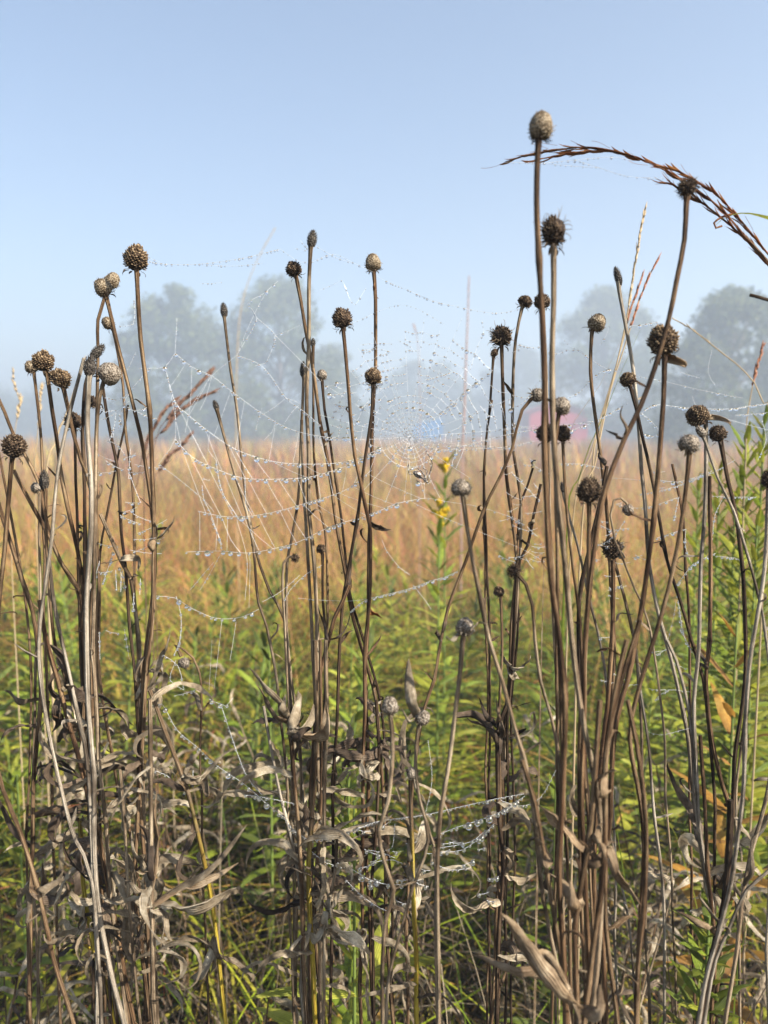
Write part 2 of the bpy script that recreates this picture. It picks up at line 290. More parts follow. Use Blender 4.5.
# ---------------------------------------------------------------- trees in the mist
def crown_mesh(seed, Hh, Wd, leaf, n, conic):
    r = np.random.default_rng(seed); K = 60; th = r.random(K)*2*np.pi; zz = r.random(K)**1.05
    rad = Wd*.5*np.sqrt(np.clip(1-(zz*1.02)**(1.2 if conic else 2.6), .02, 1))*r.uniform(.45, .95, K)
    cx, cy, cz = rad*np.cos(th), rad*np.sin(th), Hh*(.03+.92*zz); cr = Wd*r.uniform(.12, .22, K)*(1-.4*zz)
    k = r.integers(0, K, n); d = r.normal(size=(n, 3)); d /= np.linalg.norm(d, axis=1)[:, None]; rr = cr[k]*r.random(n)**.45*r.uniform(.8, 1.35, n)
    P = np.stack([cx[k], cy[k], cz[k]], 1)+d*rr[:, None]*np.array([1, 1, .8]); sz = leaf*r.uniform(.5, 1.3, n)[:, None]
    a = r.normal(size=(n, 3)); a /= np.linalg.norm(a, axis=1)[:, None]; b_ = np.cross(a, r.normal(size=(n, 3))); b_ /= np.linalg.norm(b_, axis=1)[:, None]
    V = np.stack([P-a*sz, P-b_*sz*.55, P+a*sz, P+b_*sz*.55], 1); c0 = np.array([(.06, .085, .02), (.10, .12, .03), (.13, .14, .04), (.08, .10, .03)])[r.integers(0, 4, n)]*r.uniform(.7, 1.4, (n, 1))
    C = np.ones((n, 4, 4)); C[:, :, :3] = c0[:, None, :]
    me = bpy.data.meshes.new('crown'); me.vertices.add(4*n); me.vertices.foreach_set('co', V.reshape(-1).astype(np.float32)); me.loops.add(4*n); me.loops.foreach_set('vertex_index', np.arange(4*n, dtype=np.int32))
    me.polygons.add(n); me.polygons.foreach_set('loop_start', np.arange(0, 4*n, 4, dtype=np.int32)); me.update(calc_edges=True)
    me.color_attributes.new('Col', 'FLOAT_COLOR', 'POINT').data.foreach_set('color', C.reshape(-1).astype(np.float32)); me.materials.append(M['crown'])
    tb = MB(); tb.tube([(0, 0, -.1), (.05, 0, Hh*.3), (0, .1, Hh*.6), (0, 0, Hh*.9)], [Hh*.022, Hh*.017, Hh*.010, .01], 8)
    for q in range(0, K, 2):
        z0 = min(cz[q]*.6, Hh*.5); tb.tube([(0, 0, z0), (cx[q]*.5, cy[q]*.5, z0+(cz[q]-z0)*.6), (cx[q], cy[q], cz[q])], [Hh*.007, Hh*.004, .01], 5)
    return me, tb
def tree(x0, x1, top, d, conic, seed, label, n=22000):
    cx = (x0+x1)/2; p = at(cx, HOR, d); Hh = (HOR-top)/F*d*1.0+1.0; Wd = (x1-x0)/F*d*1.14
    me, tb = crown_mesh(seed, Hh, Wd, 0.010*Hh+.04, n, conic)
    e = empty('tree', (p.x, p.y, 0), label, 'tree', 'trees standing in the mist behind the meadow')
    c = bpy.data.objects.new('crown', me); COL.objects.link(c); c.parent = e; tb.build('trunk', M['bark']).parent = e
for a in [(118, 232, 286, 46, 0, 1, 'broad misty tree behind the stalk with the tall pitted seed head'),
          (215, 345, 280, 48, 0, 2, 'tallest misty tree, its top beneath the slender dark bud'),
          (300, 365, 345, 62, 0, 3, 'lower misty tree stepping down on the right flank of the tallest one'),
          (380, 466, 360, 82, 0, 4, 'small faint tree in the mist above the blue tent'),
          (478, 550, 345, 84, 0, 5, 'faint tree behind the ragged open seed head'),
          (545, 660, 292, 52, 0, 6, 'misty tree behind the rounded seed head left of the big shaggy one'),
          (668, 790, 288, 30, 0, 7, 'nearest and greenest misty tree, beside the big shaggy seed head'),
          (20, 120, 378, 80, 0, 8, 'very faint low tree behind the leftmost seed heads'),
          (-70, 30, 385, 82, 0, 9, 'very faint low tree cut by the edge of the photo beyond the left stalks'),
          (625, 700, 362, 84, 0, 10, 'faint low tree in the gap left of the greenest tree'),
          (740, 880, 345, 56, 0, 11, 'dim tree partly outside the photo beyond the greenest one')]: tree(*a)
# a low far belt of wood behind them reads as one mass
def belt():
    n = 16000; x = rng.uniform(-90, 90, n); hh = 3.4+1.0*np.sin(x*.21)+1.1*np.sin(x*.57+1)+.7*np.sin(x*1.3); z = hh*rng.random(n)**.7; y = 92+rng.uniform(0, 10, n)
    P = np.stack([x, y, z], 1); a = rng.normal(size=(n, 3))*.35; b_ = rng.normal(size=(n, 3))*.35; V = np.stack([P-a, P-b_, P+a, P+b_], 1)
    C = np.ones((n, 4, 4)); C[:, :, :3] = np.array([.06, .085, .03])*rng.uniform(.7, 1.4, (n, 1, 1))
    me = bpy.data.meshes.new('far_wood'); me.vertices.add(4*n); me.vertices.foreach_set('co', V.reshape(-1).astype(np.float32)); me.loops.add(4*n); me.loops.foreach_set('vertex_index', np.arange(4*n, dtype=np.int32))
    me.polygons.add(n); me.polygons.foreach_set('loop_start', np.arange(0, 4*n, 4, dtype=np.int32)); me.update(calc_edges=True)
    me.color_attributes.new('Col', 'FLOAT_COLOR', 'POINT').data.foreach_set('color', C.reshape(-1).astype(np.float32)); me.materials.append(M['crown'])
    o = bpy.data.objects.new('far_wood', me); COL.objects.link(o); tag(o, 'far belt of woodland almost lost in the mist', 'wood', kind='stuff')
belt()
# red shed and blue tent at the field edge
p = at(553, HOR, 50); e = empty('red_shed', (p.x, p.y, 0), 'red shed with a gabled roof at the misty far edge of the meadow', 'shed')
w_, dd, h1, h2 = 1.8, 1.6, 2.3, 3.0; bx, by = p.x, p.y
m1 = MB(); m1.box((bx-w_, by-dd, 0), (bx+w_, by+dd, h1)); b0 = len(m1.v); m1.v += [(bx-w_, by-dd, h1), (bx+w_, by-dd, h1), (bx, by-dd, h2), (bx-w_, by+dd, h1), (bx+w_, by+dd, h1), (bx, by+dd, h2)]
m1.f += [(b0, b0+1, b0+2), (b0+4, b0+3, b0+5)]; m1.m += [0, 0]; m1.uv += [((0, 0), (1, 0), (.5, 1))]*2; m1.build('wall', M['redpaint'], e, e.location, False)
rf = MB()
for s_ in (-1, 1):
    q = [(bx+s_*(w_+.2), by-dd-.2, h1-.05), (bx, by-dd-.2, h2+.06), (bx, by+dd+.2, h2+.06), (bx+s_*(w_+.2), by+dd+.2, h1-.05)]
    rf.quadgrid([[Vector(q[0]), Vector(q[1])], [Vector(q[3]), Vector(q[2])]]); rf.quadgrid([[Vector(q[0])-Vector((0, 0, .08)), Vector(q[1])-Vector((0, 0, .08))], [Vector(q[3])-Vector((0, 0, .08)), Vector(q[2])-Vector((0, 0, .08))]])
rf.build('roof', M['redroof'], e, e.location, False)
dm = MB(); dm.box((bx-.5, by-dd-.04, 0), (bx+.5, by-dd-.003, 1.75)); dm.build('door', M['redroof'], e, e.location, False)
p = at(427, HOR, 50); e = empty('blue_tent', (p.x, p.y, 0), 'small blue ridge tent at the misty far edge of the meadow', 'tent')
t_ = MB(); bx, by = p.x, p.y; A = [(bx-.9, by-.8, 0), (bx-.95, by-.8, 1.35), (bx-.6, by-.8, 1.6), (bx+.8, by-.8, 1.9), (bx+.95, by-.8, 1.75), (bx+1.0, by-.8, 0)]
t_.quadgrid([[Vector(a)+Vector((0, 0, 0)) for a in A], [Vector((a[0], by+.8, a[2]*1.0)) for a in A]]); b0 = len(t_.v)
t_.v += A+[(a[0], by+.8, a[2]) for a in A]; t_.f += [tuple(range(b0, b0+6)), tuple(range(b0+11, b0+5, -1))]; t_.m += [0, 0]; t_.uv += [tuple((0, 0) for _ in range(6))]*2
t_.build('canvas', M['bluetarp'], e, e.location, False)
pl = MB(); pl.tube([(bx-.5, by-.82, 0), (bx-.5, by-.82, 1.5)], .02, 6); pl.build('pole', M['frame'], e, e.location)
# ---------------------------------------------------------------- seed heads
def fib(n):
    for i in range(n):
        z = 1-2*(i+.5)/n; a = i*2.39996; r = math.sqrt(1-z*z); yield Vector((r*math.cos(a), r*math.sin(a), z))
def seed_head(kind, c, r, rz, axis, parent, origin):
    mb = MB(); axis = Vector(axis).normalized(); q = Vector((0, 0, 1)).rotation_difference(axis); c = Vector(c)
    def loc(v): return c+q@v
    mats = {'chaff': 'chaff', 'dark': 'darkh', 'ragged': 'darkh', 'bald': 'bald', 'pale': 'pale', 'spike': 'greyh', 'tuft': 'darkh', 'cup': 'pale'}
    mt = [M[mats[kind]], M['core'], M['dleaf'], M['tleaf']]
    if kind in ('bald', 'pale'):
        rows = []; nu, nv = 26, 18; sd = R(0, 50)
        for i in range(nv+1):
            th = math.pi*i/nv; rr = math.sin(th)**.8*(1-.10*(1-math.cos(th)))
            rows.append([loc(Vector((r*rr*math.cos(a), r*rr*math.sin(a), -rz*math.cos(th)*(1 if th > 1.57 else .85)))*(1+.10*noise.noise(Vector((math.cos(a)*2, math.sin(a)*2, th*2+sd)))+R(-.018, .018))) for a in (2*math.pi*j/nu for j in range(nu))])
        mb.quadgrid(rows, True, 0)
        for d in fib(150):                       # small leftover chaff tips
            if d.z < -.9 or random.random() < (.3 if d.z < 0 else .82): continue
            b = loc(Vector((d.x*r, d.y*r, d.z*rz))*.96); n_ = (q@d+axis*.5).normalized(); s_ = n_.orthogonal().normalized()*r*.05
            s2 = n_.cross(s_); mb.fan([b+s_, b+s2, b-s_, b-s2], b+n_*r*R(.1, .3), 0)
    elif kind in ('chaff', 'dark', 'ragged', 'tuft'):
        mb.ellipsoid(c, r*.8, rz*.8, axis, 16, 12, .04, 1)
        N = {'chaff': 260, 'dark': 260, 'ragged': 200, 'tuft': 190}[kind]; gap = Vector((R(-1, 1), R(-1, 0), R(-.2, .6))).normalized()
        for d in fib(N):
            if d.z < -.75: continue
            if kind == 'ragged' and d.dot(gap) > .45+R(-.15, .15): continue
            if random.random() < .06: continue
            rad = Vector((d.x*r, d.y*r, d.z*rz))*(1+.22*noise.noise(d*1.7+c*90))
            b = loc(rad*.76); ln = {'chaff': .24, 'dark': .27, 'ragged': .34, 'tuft': .55}[kind]*R(.6, 1.3)*r
            n_ = (q@d+axis*({'tuft': -.15}.get(kind, .35))+Vector((R(-1, 1), R(-1, 1), R(-1, 1)))*(.25 if kind != 'chaff' else .14)).normalized()
            s_ = (n_.cross(axis) if abs(n_.dot(axis)) < .95 else n_.orthogonal()).normalized()*r*(.105 if kind != 'tuft' else .075); s2 = n_.cross(s_)*.55
            mid = [x+n_*ln*.6 for x in (b+s_, b+s2, b-s_, b-s2)]
            mb.quadgrid([[b+s_, b+s2, b-s_, b-s2], mid], True, 0); mb.fan(mid, b+n_*ln+axis*r*.03, 0)
        if kind == 'ragged':
            for k in range(26):
                d = Vector((R(-1, 1), R(-1, 1), R(-.5, 1))).normalized(); b = loc(Vector((d.x*r, d.y*r, d.z*rz))*.8)
                mb.tube(leaf_path(b, q@d+axis*R(-.6, .6), r*R(.5, 1.0), R(-2, 2), d.orthogonal(), 4), [r*.035, r*.03, r*.025, r*.02, r*.01], 4, 0, 3, False)
    elif kind == 'spike':
        rows = []; nu = 14; nv = 16
        for i in range(nv+1):
            t = i/nv; th = math.pi*t; rr = math.sin(th)**.7*(1-.25*t)
            rows.append([loc(Vector((r*rr*math.cos(a)*(1+R(-.10, .10)), r*rr*math.sin(a)*(1+R(-.1, .1)), rz*(2*t-1)))) for a in (2*math.pi*j/nu+i*.22 for j in range(nu))])
        mb.quadgrid(rows, True, 0)
        for d in fib(90):
            if d.z < -.8: continue
            b = loc(Vector((d.x*r*.9, d.y*r*.9, d.z*rz*.93))); n_ = (q@d*.5+axis).normalized(); s_ = n_.cross(q@d).normalized()*r*.14; s2 = n_.cross(s_)*.6; mb.fan([b+s_, b+s2, b-s_, b-s2], b+n_*r*.5, 0)
    elif kind == 'cup':
        rows = []; nu = 22
        for i in range(12):
            th = math.pi*(.02+.60*i/11); rows.append([loc(Vector((r*math.sin(th)*math.cos(a), r*math.sin(th)*math.sin(a), rz*math.cos(th)))*(1+R(-.04, .04))) for a in (2*math.pi*j/nu for j in range(nu))])
        for i in range(8):
            th = math.pi*(.62-.55*i/7); rows.append([loc(Vector((.78*r*math.sin(th)*math.cos(a), .78*r*math.sin(th)*math.sin(a), .78*rz*math.cos(th)-.0003))) for a in (2*math.pi*j/nu for j in range(nu))])
        mb.quadgrid(rows, True, 0)
    head = mb.build('seed_head', mt, parent, origin)
    # reflexed bracts under the head
    if kind not in ('spike',):
        bm_ = MB(); nb = random.choice((6, 8, 9))
        for k in range(nb):
            a = 2*math.pi*k/nb+R(-.3, .3); d = q@Vector((math.cos(a), math.sin(a), -.25)); b = loc(Vector((math.cos(a)*r*.45, math.sin(a)*r*.45, -rz*.80)))
            ax = axis.cross(d)
            add_leaf(bm_, leaf_path(b, d, r*R(.45, .95), R(.6, 2.2)*random.choice((1, 1, -1)), ax, 5), r*.2, .3, 0, .05, ax)
        bo = bm_.build('bracts', M['kleaf'] if kind != 'pale' else M['dleaf'], head); bo.parent = head
        me_ = bo.data; off = Vector(origin); me_.transform(Matrix.Translation(-off)); bo.location = (0, 0, 0)
    return head
GROUP = 'dead flower stalks standing in the foreground'
def build_stalk(label, kind, hd, d0, d1, wpx, colr, pts, leaves=(), auto=None, cat='dead flower stalk'):
    """pts: image trace from the head down; every point gets its own distance (d0 at the top, d1 at the bottom)"""
    y0 = pts[0][1]; y1 = max(pts[-1][1], y0+200.)
    dof = lambda y: d0+(d1-d0)*min(1, max(0, (y-y0)/(y1-y0)))
    W3 = [at(x, y, dof(y)) for x, y in pts]; colr = 't' if colr == 'b' and random.random() < .3 else colr
    if hd and kind != 'cup': W3.insert(0, at(hd[0], hd[1], d0).lerp(W3[0], .35))
    # go on down to the ground
    last = W3[-1]; dr = (W3[-1]-W3[-2]).normalized(); dr = Vector((dr.x, dr.y*.3, min(dr.z, -.4))).normalized()
    p = last.copy()
    while p.z > .02:
        dr = (dr+Vector((0, 0, -.25))).normalized(); p = p+dr*min(.08, max(.02, p.z)); W3.append(p.copy())
    W3[-1].z = -.01
    path = smooth_path(W3, .008)
    base = Vector((W3[-1].x, W3[-1].y, 0)); root = empty('dead_flower_stalk', base, label, cat, GROUP)
    n = len(path); acc = [0]
    for i in range(1, n): acc.append(acc[-1]+(path[i]-path[i-1]).length)
    T = acc[-1]; r0 = wpx/F*d0*.5*(.75 if d0 < .44 else .86); sd = R(0, 99); rr = []
    node_s = []; s_ = R(.05, .11)
    while s_ < T: node_s.append(s_); s_ += R(.06, .12)
    for i in range(n):
        k = 1+.22*(acc[i]/T) + (.55*math.exp(-acc[i]/.004) if kind else 0) + .12*noise.noise(Vector((acc[i]*60, sd, 0)))
        for ns in node_s: k += .34*math.exp(-((acc[i]-ns)/.0022)**2)
        rr.append(r0*k)
        path[i] = path[i]+Vector((noise.noise(Vector((acc[i]*14, sd, 3))), noise.noise(Vector((acc[i]*14, 9, sd))), 0))*.0011
    zz = [Vector((R(-1, 1), R(-1, 1), 0))*.0019 for _ in node_s]; zz = [z_*(.5 if d0 < .44 else 1) for z_ in zz]
    for i in range(1, n):                         # slight kinks at the nodes
        for q in range(len(node_s)):
            dz_ = abs(acc[i]-node_s[q])
            if dz_ < .04: path[i] = path[i]+zz[q]*(1-dz_/.04)
    if colr == 'y': pass
    mb = MB(); mb.tube(path, rr, 10, .15, vs=.1)
    for ns in node_s:                            # withered stubs at the nodes
        if random.random() > .8: continue
        i = min(range(n), key=lambda k: abs(acc[k]-ns)); p = path[i]; a = R(0, 6.28); d = Vector((math.cos(a), math.sin(a), R(.1, 1.2)))
        add_leaf(mb, leaf_path(p, d, R(.006, .018), R(-3.5, 3.5), d.orthogonal(), 6), R(.0012, .0034), .8, R(-2, 2), .1)
    mb.build('stem', M[colr], root, base)
    if kind and hd:
        hx, hy, rx, ry = hd[:4]; c = at(hx, hy, d0); ax = (path[0]-path[min(3, n-1)]).normalized()
        if len(hd) > 4: ax = (ax+RT*math.sin(math.radians(hd[4]))*1.2+UP*(math.cos(math.radians(hd[4]))-1)+FW*(hd[5] if len(hd) > 5 else 0)).normalized()
        seed_head(kind, c, rx/F*d0, ry/F*d0, ax, root, c)
    for lf in leaves:                            # traced leaves: (x0,y0,x1,y1,width px,bow px,material,depth shift)
        x0, yy0, x1, yy1, w, bow, mt = lf[:7]; dz = lf[7] if len(lf) > 7 else R(-.01, .01); dd_ = dof(yy0); k = 12; P0 = at(x0, yy0, dd_); P1 = at(x1, yy1, dd_+dz)
        Pn = min(path, key=lambda q_: (q_-P0).length); P1 = P1+(Pn-P0); P0 = Pn; ch = P1-P0; nr = Vector((-ch.z, 0, ch.x)).normalized(); b = bow/F*dd_; ph = R(0, 6)
        pth = [P0+ch*(i/k)+nr*b*math.sin(math.pi*i/k)+Vector((0, 1, 0))*.004*math.sin(ph+i*.6) for i in range(k+1)]
        if len(lf) > 8: pth += leaf_path(pth[-1], pth[-1]-pth[-2], abs(lf[8])/F*dd_, math.copysign(4.5, lf[8]), (0, 1, 0), 8)[1:]
        lm = MB(); add_leaf(lm, pth, w/F*dd_*1.1, R(.35, .8), R(-1.4, 1.4), .12, (RT*.6+UP*.3-FW*R(.2, .9))); lo = lm.build('leaf', M[mt], root, P0)
        sm = lo.modifiers.new('thick', 'SOLIDIFY'); sm.thickness = .00025
    if auto:
        na, ya, yb, mt = auto
        for _ in range(int(na*2.0)):
            zlo = at(0, yb, dof(yb)).z; zhi = at(0, ya, dof(ya)).z; cand = [p for p in path if zlo <= p.z <= zhi]
            if not cand: continue
            p = random.choice(cand); a = R(0, 6.28); d = Vector((math.cos(a), math.sin(a)*.8, R(-.5, 1.0))); L = R(.018, .062)
            ax = d.cross(Vector((0, 0, 1))); lm = MB(); add_leaf(lm, leaf_path(p, d, L, R(.8, 4.5)*random.choice((-1, -1, -1, 1)), ax, 14, R(1.5, 4.5), R(.8, 1.8)), R(.0025, .0085), R(.5, 1.25), R(-4, 4), .3, ax, crumple=.7)
            lm.build('leaf', M[mt if random.random() < .8 else 'kleaf'], root, p)
    return root
# ---------------------------------------------------------------- the traced stalks
ST = [
# ---- left clump
('pitted tan seed head standing alone highest at the left, on a straight brown stalk', 'chaff', (136,259,13,14.5,8), .47,.50, 4.6,'b', [(137,270),(140,320),(143,360),(147,410),(152,470),(154,540),(153,620),(147,690),(141,760),(138,830),(138,900),(150,1030)], [(154,552,156,520,8,3,'tleaf'),(153,545,172,522,4,-3,'dleaf')], (4,680,980,'dleaf')),
('smooth tan button head in front of its twin, left of the tall pitted head', 'bald', (103,288,9,9.5,-15), .48,.50, 4.0,'b', [(107,297),(115,330),(124,370),(133,410),(143,450),(150,500),(153,560),(152,620),(143,700),(140,800),(146,900),(152,1030)], [(153,652,168,690,10,-14,'dleaf'),(152,668,140,700,6,5,'dleaf')], (2,640,900,'dleaf')),
('tan button head half hidden behind its twin beside the tall pitted head', 'bald', (112,281,8,8.5,15), .52,.54, 3.4,'b', [(104,298),(97,320),(97,350),(98,430),(96,500),(97,560),(98,630),(100,680),(109,740),(120,800),(132,840),(140,900),(148,1030)], (), (5,650,980,'dleaf')),
('small button head below the twin heads, on a thin stalk', 'bald', (108,323,6.5,6.5,-25), .53,.55, 2.8,'b', [(113,329),(118,355),(123,385),(127,430),(131,470),(133,540),(134,600),(137,650),(139,720),(142,800),(146,1030)], (), (2,700,980,'dleaf')),
('large bristly brown head at the left, upper one of the bristly pair', 'chaff', (43,362,11.5,11.5,10), .47,.5, 4.0,'b', [(47,373),(52,410),(57,435),(64,480),(70,520),(77,560),(81,590),(84,625),(88,690),(92,790),(110,900),(130,1030)], (), (4,650,900,'kleaf')),
('small button head peeping out left of the large bristly pair', 'bald', (31,367,6.5,6.5,-10), .52,.55, 3.0,'b', [(34,373),(37,400),(40,430),(42,467),(42,520),(45,560),(46,640),(48,720),(52,800),(60,1030)], (), (3,720,960,'dleaf')),
('tilted bristly brown head, lower right one of the pair at the left', 'chaff', (60,379,12,10,35), .46,.5, 4.0,'b', [(64,389),(69,410),(74,432),(82,460),(91,488),(92,540),(91,600),(92,700),(93,800),(104,900),(120,1030)], (), (3,700,960,'dleaf')),
('round pitted dark head low at the far left with reflexed bracts', 'dark', (14,447,12.5,13.5,2), .45,.5, 4.4,'b', [(12,461),(9,500),(5,550),(1,600),(-3,660),(-8,760),(-10,900),(-6,1030)], (), None),
('headless thin stalk crossing behind the round head at the far left', None, None, .52,.55, 3.4,'b', [(-8,385),(5,412),(14,435),(38,480),(48,520),(60,560),(72,580),(82,604),(88,700),(96,820),(104,1030)], [(60,527,64,533,3,1,'kleaf')], (3,660,940,'dleaf')),
('bare brown stalk leaning from the round head at far left down to the right', None, None, .50,.52, 4.0,'b', [(14,470),(30,502),(45,530),(62,565),(80,590),(84,630),(86,700),(88,780),(98,880),(112,1030)], (), (3,650,900,'kleaf')),
('bare stalk entering at the left edge below the round head and leaning right', None, None, .48,.5, 4.4,'b', [(-6,490),(10,540),(22,580),(33,612),(38,645),(40,690),(36,740),(32,800),(30,880),(32,1030)], [(36,698,-4,688,9,5,'dleaf')], (2,700,980,'kleaf')),
('slender grey bud low at the left, beside a little pale button', 'spike', (44,481,5,11,0), .49,.5, 3.2,'b', [(46,492),(47,540),(50,580),(55,640),(68,685),(78,730),(88,780),(96,880),(104,1030)], (), (3,640,900,'kleaf')),
('little pale button head left of the slender grey bud', 'pale', (36,488,5.5,5.5,-20), .51,.52, 2.8,'b', [(40,494),(40,530),(39,580),(36,640),(35,700),(34,800),(38,1030)], (), (2,760,960,'dleaf')),
('thin dark bare stalk at the left edge below the round head', None, None, .53,.55, 2.6,'b', [(-4,440),(4,478),(14,530),(20,565),(25,600),(30,660),(30,760),(26,1030)], (), None),
('upright silvery stalk with a tall slate grey bud in the left clump', 'spike', (90,367,6.5,11.5,3), .44,.45, 5.2,'s', [(89,380),(88,430),(91,490),(89,560),(88,640),(90,730),(93,820),(98,900),(108,960),(124,1030)], (), (2,760,980,'dleaf')),
('bleached broken stalk leaning across the left clump, without a head', None, None, .45,.44, 3.6,'s', [(84,358),(72,406),(66,432),(58,470),(50,530),(44,590),(40,640),(43,690),(52,750),(63,792),(78,840),(92,880),(102,1030)], (), None),
('slate grey bud tilted behind the tall grey bud in the left clump', 'spike', (97,352,5,10,28), .48,.5, 3.4,'d', [(92,362),(86,385),(83,430),(84,500),(84,600),(86,700),(94,800),(104,900),(112,1030)], (), (2,700,960,'kleaf')),
('empty cup shaped head hanging over a hooked stalk in the left clump', 'cup', (109,374,11.5,12,50,-.5), .46,.48, 4.0,'t', [(109,373),(104,381),(100,396),(98,412),(96,440),(94,500),(94,560),(96,640),(98,720),(104,800),(112,900),(128,1030)], (), (3,660,960,'dleaf')),
('ragged dark head partly hidden among the left stalks under the bristly pair', 'ragged', (73,422,9,9,0), .52,.55, 3.0,'d', [(75,430),(75,480),(78,530),(80,600),(82,700),(88,800),(98,1030)], (), (2,700,960,'kleaf')),
('small dark head below the empty cup in the left clump', 'ragged', (91,402,6.5,6.5,10), .53,.55, 2.8,'d', [(88,410),(82,430),(84,480),(88,540),(92,620),(98,720),(106,1030)], (), None),
('thin dark stalk hung with dew drops, right of the empty cup', None, None, .50,.53, 3.4,'d', [(102,388),(108,430),(115,470),(119,510),(121,530),(126,570),(129,604),(134,660),(138,740),(144,860),(152,1030)], [(120,512,129,515,4,-2,'kleaf')], (2,680,940,'dleaf')),
('thin stalk slanting the other way behind the dewy dark stalk', None, None, .54,.56, 2.4,'d', [(128,405),(124,432),(117,462),(105,518),(99,552),(96,620),(98,720),(104,1030)], (), None),
('tan stalk starting at a withered fork and crossing the left clump', None, None, .49,.51, 4.0,'t', [(100,514),(112,540),(121,560),(131,578),(136,620),(139,660),(142,740),(146,860),(158,1030)], [(121,557,139,568,7,8,'dleaf'),(121,560,98,565,2,0,'kleaf'),(128,580,137,577,4,2,'tleaf')], (4,680,960,'dleaf')),
('reddish bare stalk low in the left clump with a withered leaf bundle', None, None, .47,.49, 4.8,'r', [(40,600),(46,640),(56,680),(66,720),(80,765),(100,850),(118,930),(134,1030)], [(60,700,50,740,10,4,'kleaf'),(62,705,70,740,9,-5,'kleaf'),(64,712,78,735,8,4,'dleaf'),(58,698,66,690,8,3,'dleaf')], (4,690,960,'kleaf')),
('speckled grey stalk low in the left clump', None, None, .46,.47, 4.0,'s', [(49,560),(55,610),(68,670),(78,720),(86,760),(92,850),(96,940),(98,1030)], (), None),
('dark thick stalk slanting across the lower left corner', None, None, .42,.42, 5.0,'b', [(-6,750),(3,790),(18,828),(32,870),(44,915),(54,960),(70,1010),(78,1040)], [(45,915,25,905,9,10,'dleaf',0,-22),(48,925,66,930,9,-12,'dleaf',0,20),(40,900,52,885,8,6,'dleaf',0,16)], None),
('stalk with a yellow foot at the lower left', None, None, .50,.50, 4.6,'y', [(80,820),(86,900),(97,960),(108,990),(118,1035)], [(88,915,66,925,8,10,'dleaf',0,-20),(86,905,78,940,9,5,'dleaf'),(70,800,18,795,12,-3,'tleaf'),(92,806,116,812,8,3,'tleaf')], (3,830,1000,'dleaf')),
('stalk with a burst of long pointed dry leaves at the lower left', None, None, .44,.44, 5.0,'t', [(150,700),(151,780),(151,850),(152,905),(155,970),(158,1040)], [(152,905,246,828,11,-6,'dleaf'),(154,902,240,862,14,4,'tleaf'),(156,908,240,895,16,-5,'dleaf'),(153,895,158,800,13,2,'tleaf'),(150,900,120,880,12,-4,'dleaf'),(154,910,176,945,12,5,'dleaf'),(150,905,130,830,9,4,'dleaf'),(153,880,140,815,8,-4,'kleaf'),(150,912,115,905,9,5,'dleaf')], (3,700,1000,'dleaf')),
('slanting stalk with curled leaves and yellow green foot, right of the leaf burst', None, None, .47,.48, 4.4,'y', [(150,690),(158,712),(170,748),(184,790),(196,830),(206,870),(214,920),(220,970),(226,1035)], [(186,780,205,755,8,3,'dleaf'),(192,775,222,765,9,-5,'dleaf',0,14),(200,775,226,790,9,5,'dleaf',0,-10),(196,785,240,745,7,3,'dleaf'),(204,940,176,985,12,8,'dleaf'),(206,930,240,960,10,-9,'dleaf',0,16),(207,945,200,985,8,4,'dleaf')], (4,720,960,'dleaf')),
('thin hooked stalk arching over at the top, right of the left clump', 'pale', (184,663,6,6,30), .55,.55, 2.4,'b', [(175,645),(184,650),(193,658),(199,672),(201,700),(200,760),(203,830),(208,1030)], [(197,715,180,695,5,-3,'dleaf')], None),
('stalk leaning right at the lower left with drooping grey leaves', None, None, .45,.46, 3.6,'t', [(120,770),(124,830),(128,900),(134,960),(142,1035)], (), (5,800,1000,'dleaf')),
# ---- thin pair left of centre
('thin pale stalk topped by a slender dark bud at mid left', 'spike', (224,311,3.8,8,0), .50,.52, 3.0,'t', [(225,320),(230,370),(236,410),(242,468),(247,508),(255,551),(271,592),(285,618),(292,680),(300,760),(306,1030)], (), (2,700,950,'dleaf')),
('thin pale stalk with a tiny bud, shorter of the crossing pair at mid left', 'spike', (216,406,2.9,6,-5), .49,.51, 3.0,'t', [(218,413),(227,445),(236,477),(246,512),(253,547),(259,602),(267,625),(276,670),(280,710),(286,790),(294,1030)], (), (2,700,950,'dleaf')),
# ---- centre cluster
('tallest centre stalk, with an upright slender dark bud', 'spike', (312,240,5,9.5,4), .49,.51, 4.2,'t', [(311,250),(309,290),(308,340),(307,400),(308,430),(311,500),(315,560),(316,640),(318,720),(320,800),(318,870),(314,940),(312,1030)], (), (4,780,980,'dleaf')),
('grey ragged topped head just left of the tallest slender bud', 'dark', (294,270,8,9,-12), .50,.52, 3.8,'b', [(297,279),(301,300),(306,330),(312,360),(317,390),(321,420),(326,445),(331,480),(336,520),(341,550),(346,575),(352,610),(360,640),(370,675),(376,700),(380,760),(384,820),(392,1030)], [(325,441,334,428,4,2,'dleaf'),(345,585,349,545,5,2,'kleaf')], (3,700,950,'kleaf')),
('dark shaggy round head in the centre on a leaning brown stalk', 'dark', (342,319,10.5,11.5,-4), .48,.51, 3.8,'r', [(344,331),(347,360),(351,395),(354,430),(356,455),(360,480),(364,505),(368,525),(370,600),(366,700),(362,1030)], (), (2,720,960,'dleaf')),
('smooth brown head on a straight dark stalk with a red dangling sliver', 'bald', (373,263,8.6,9.2,0), .50,.52, 3.8,'r', [(374,272),(376,300),(376,350),(375,400),(374,440),(372,480),(370,520),(369,570),(368,620),(366,680),(368,800),(372,1030)], [(376,284,380,300,3,-2,'rust'),(370,521,391,530,6,-4,'kleaf'),(368,606,382,616,5,-2,'rust')], (3,720,960,'dleaf')),
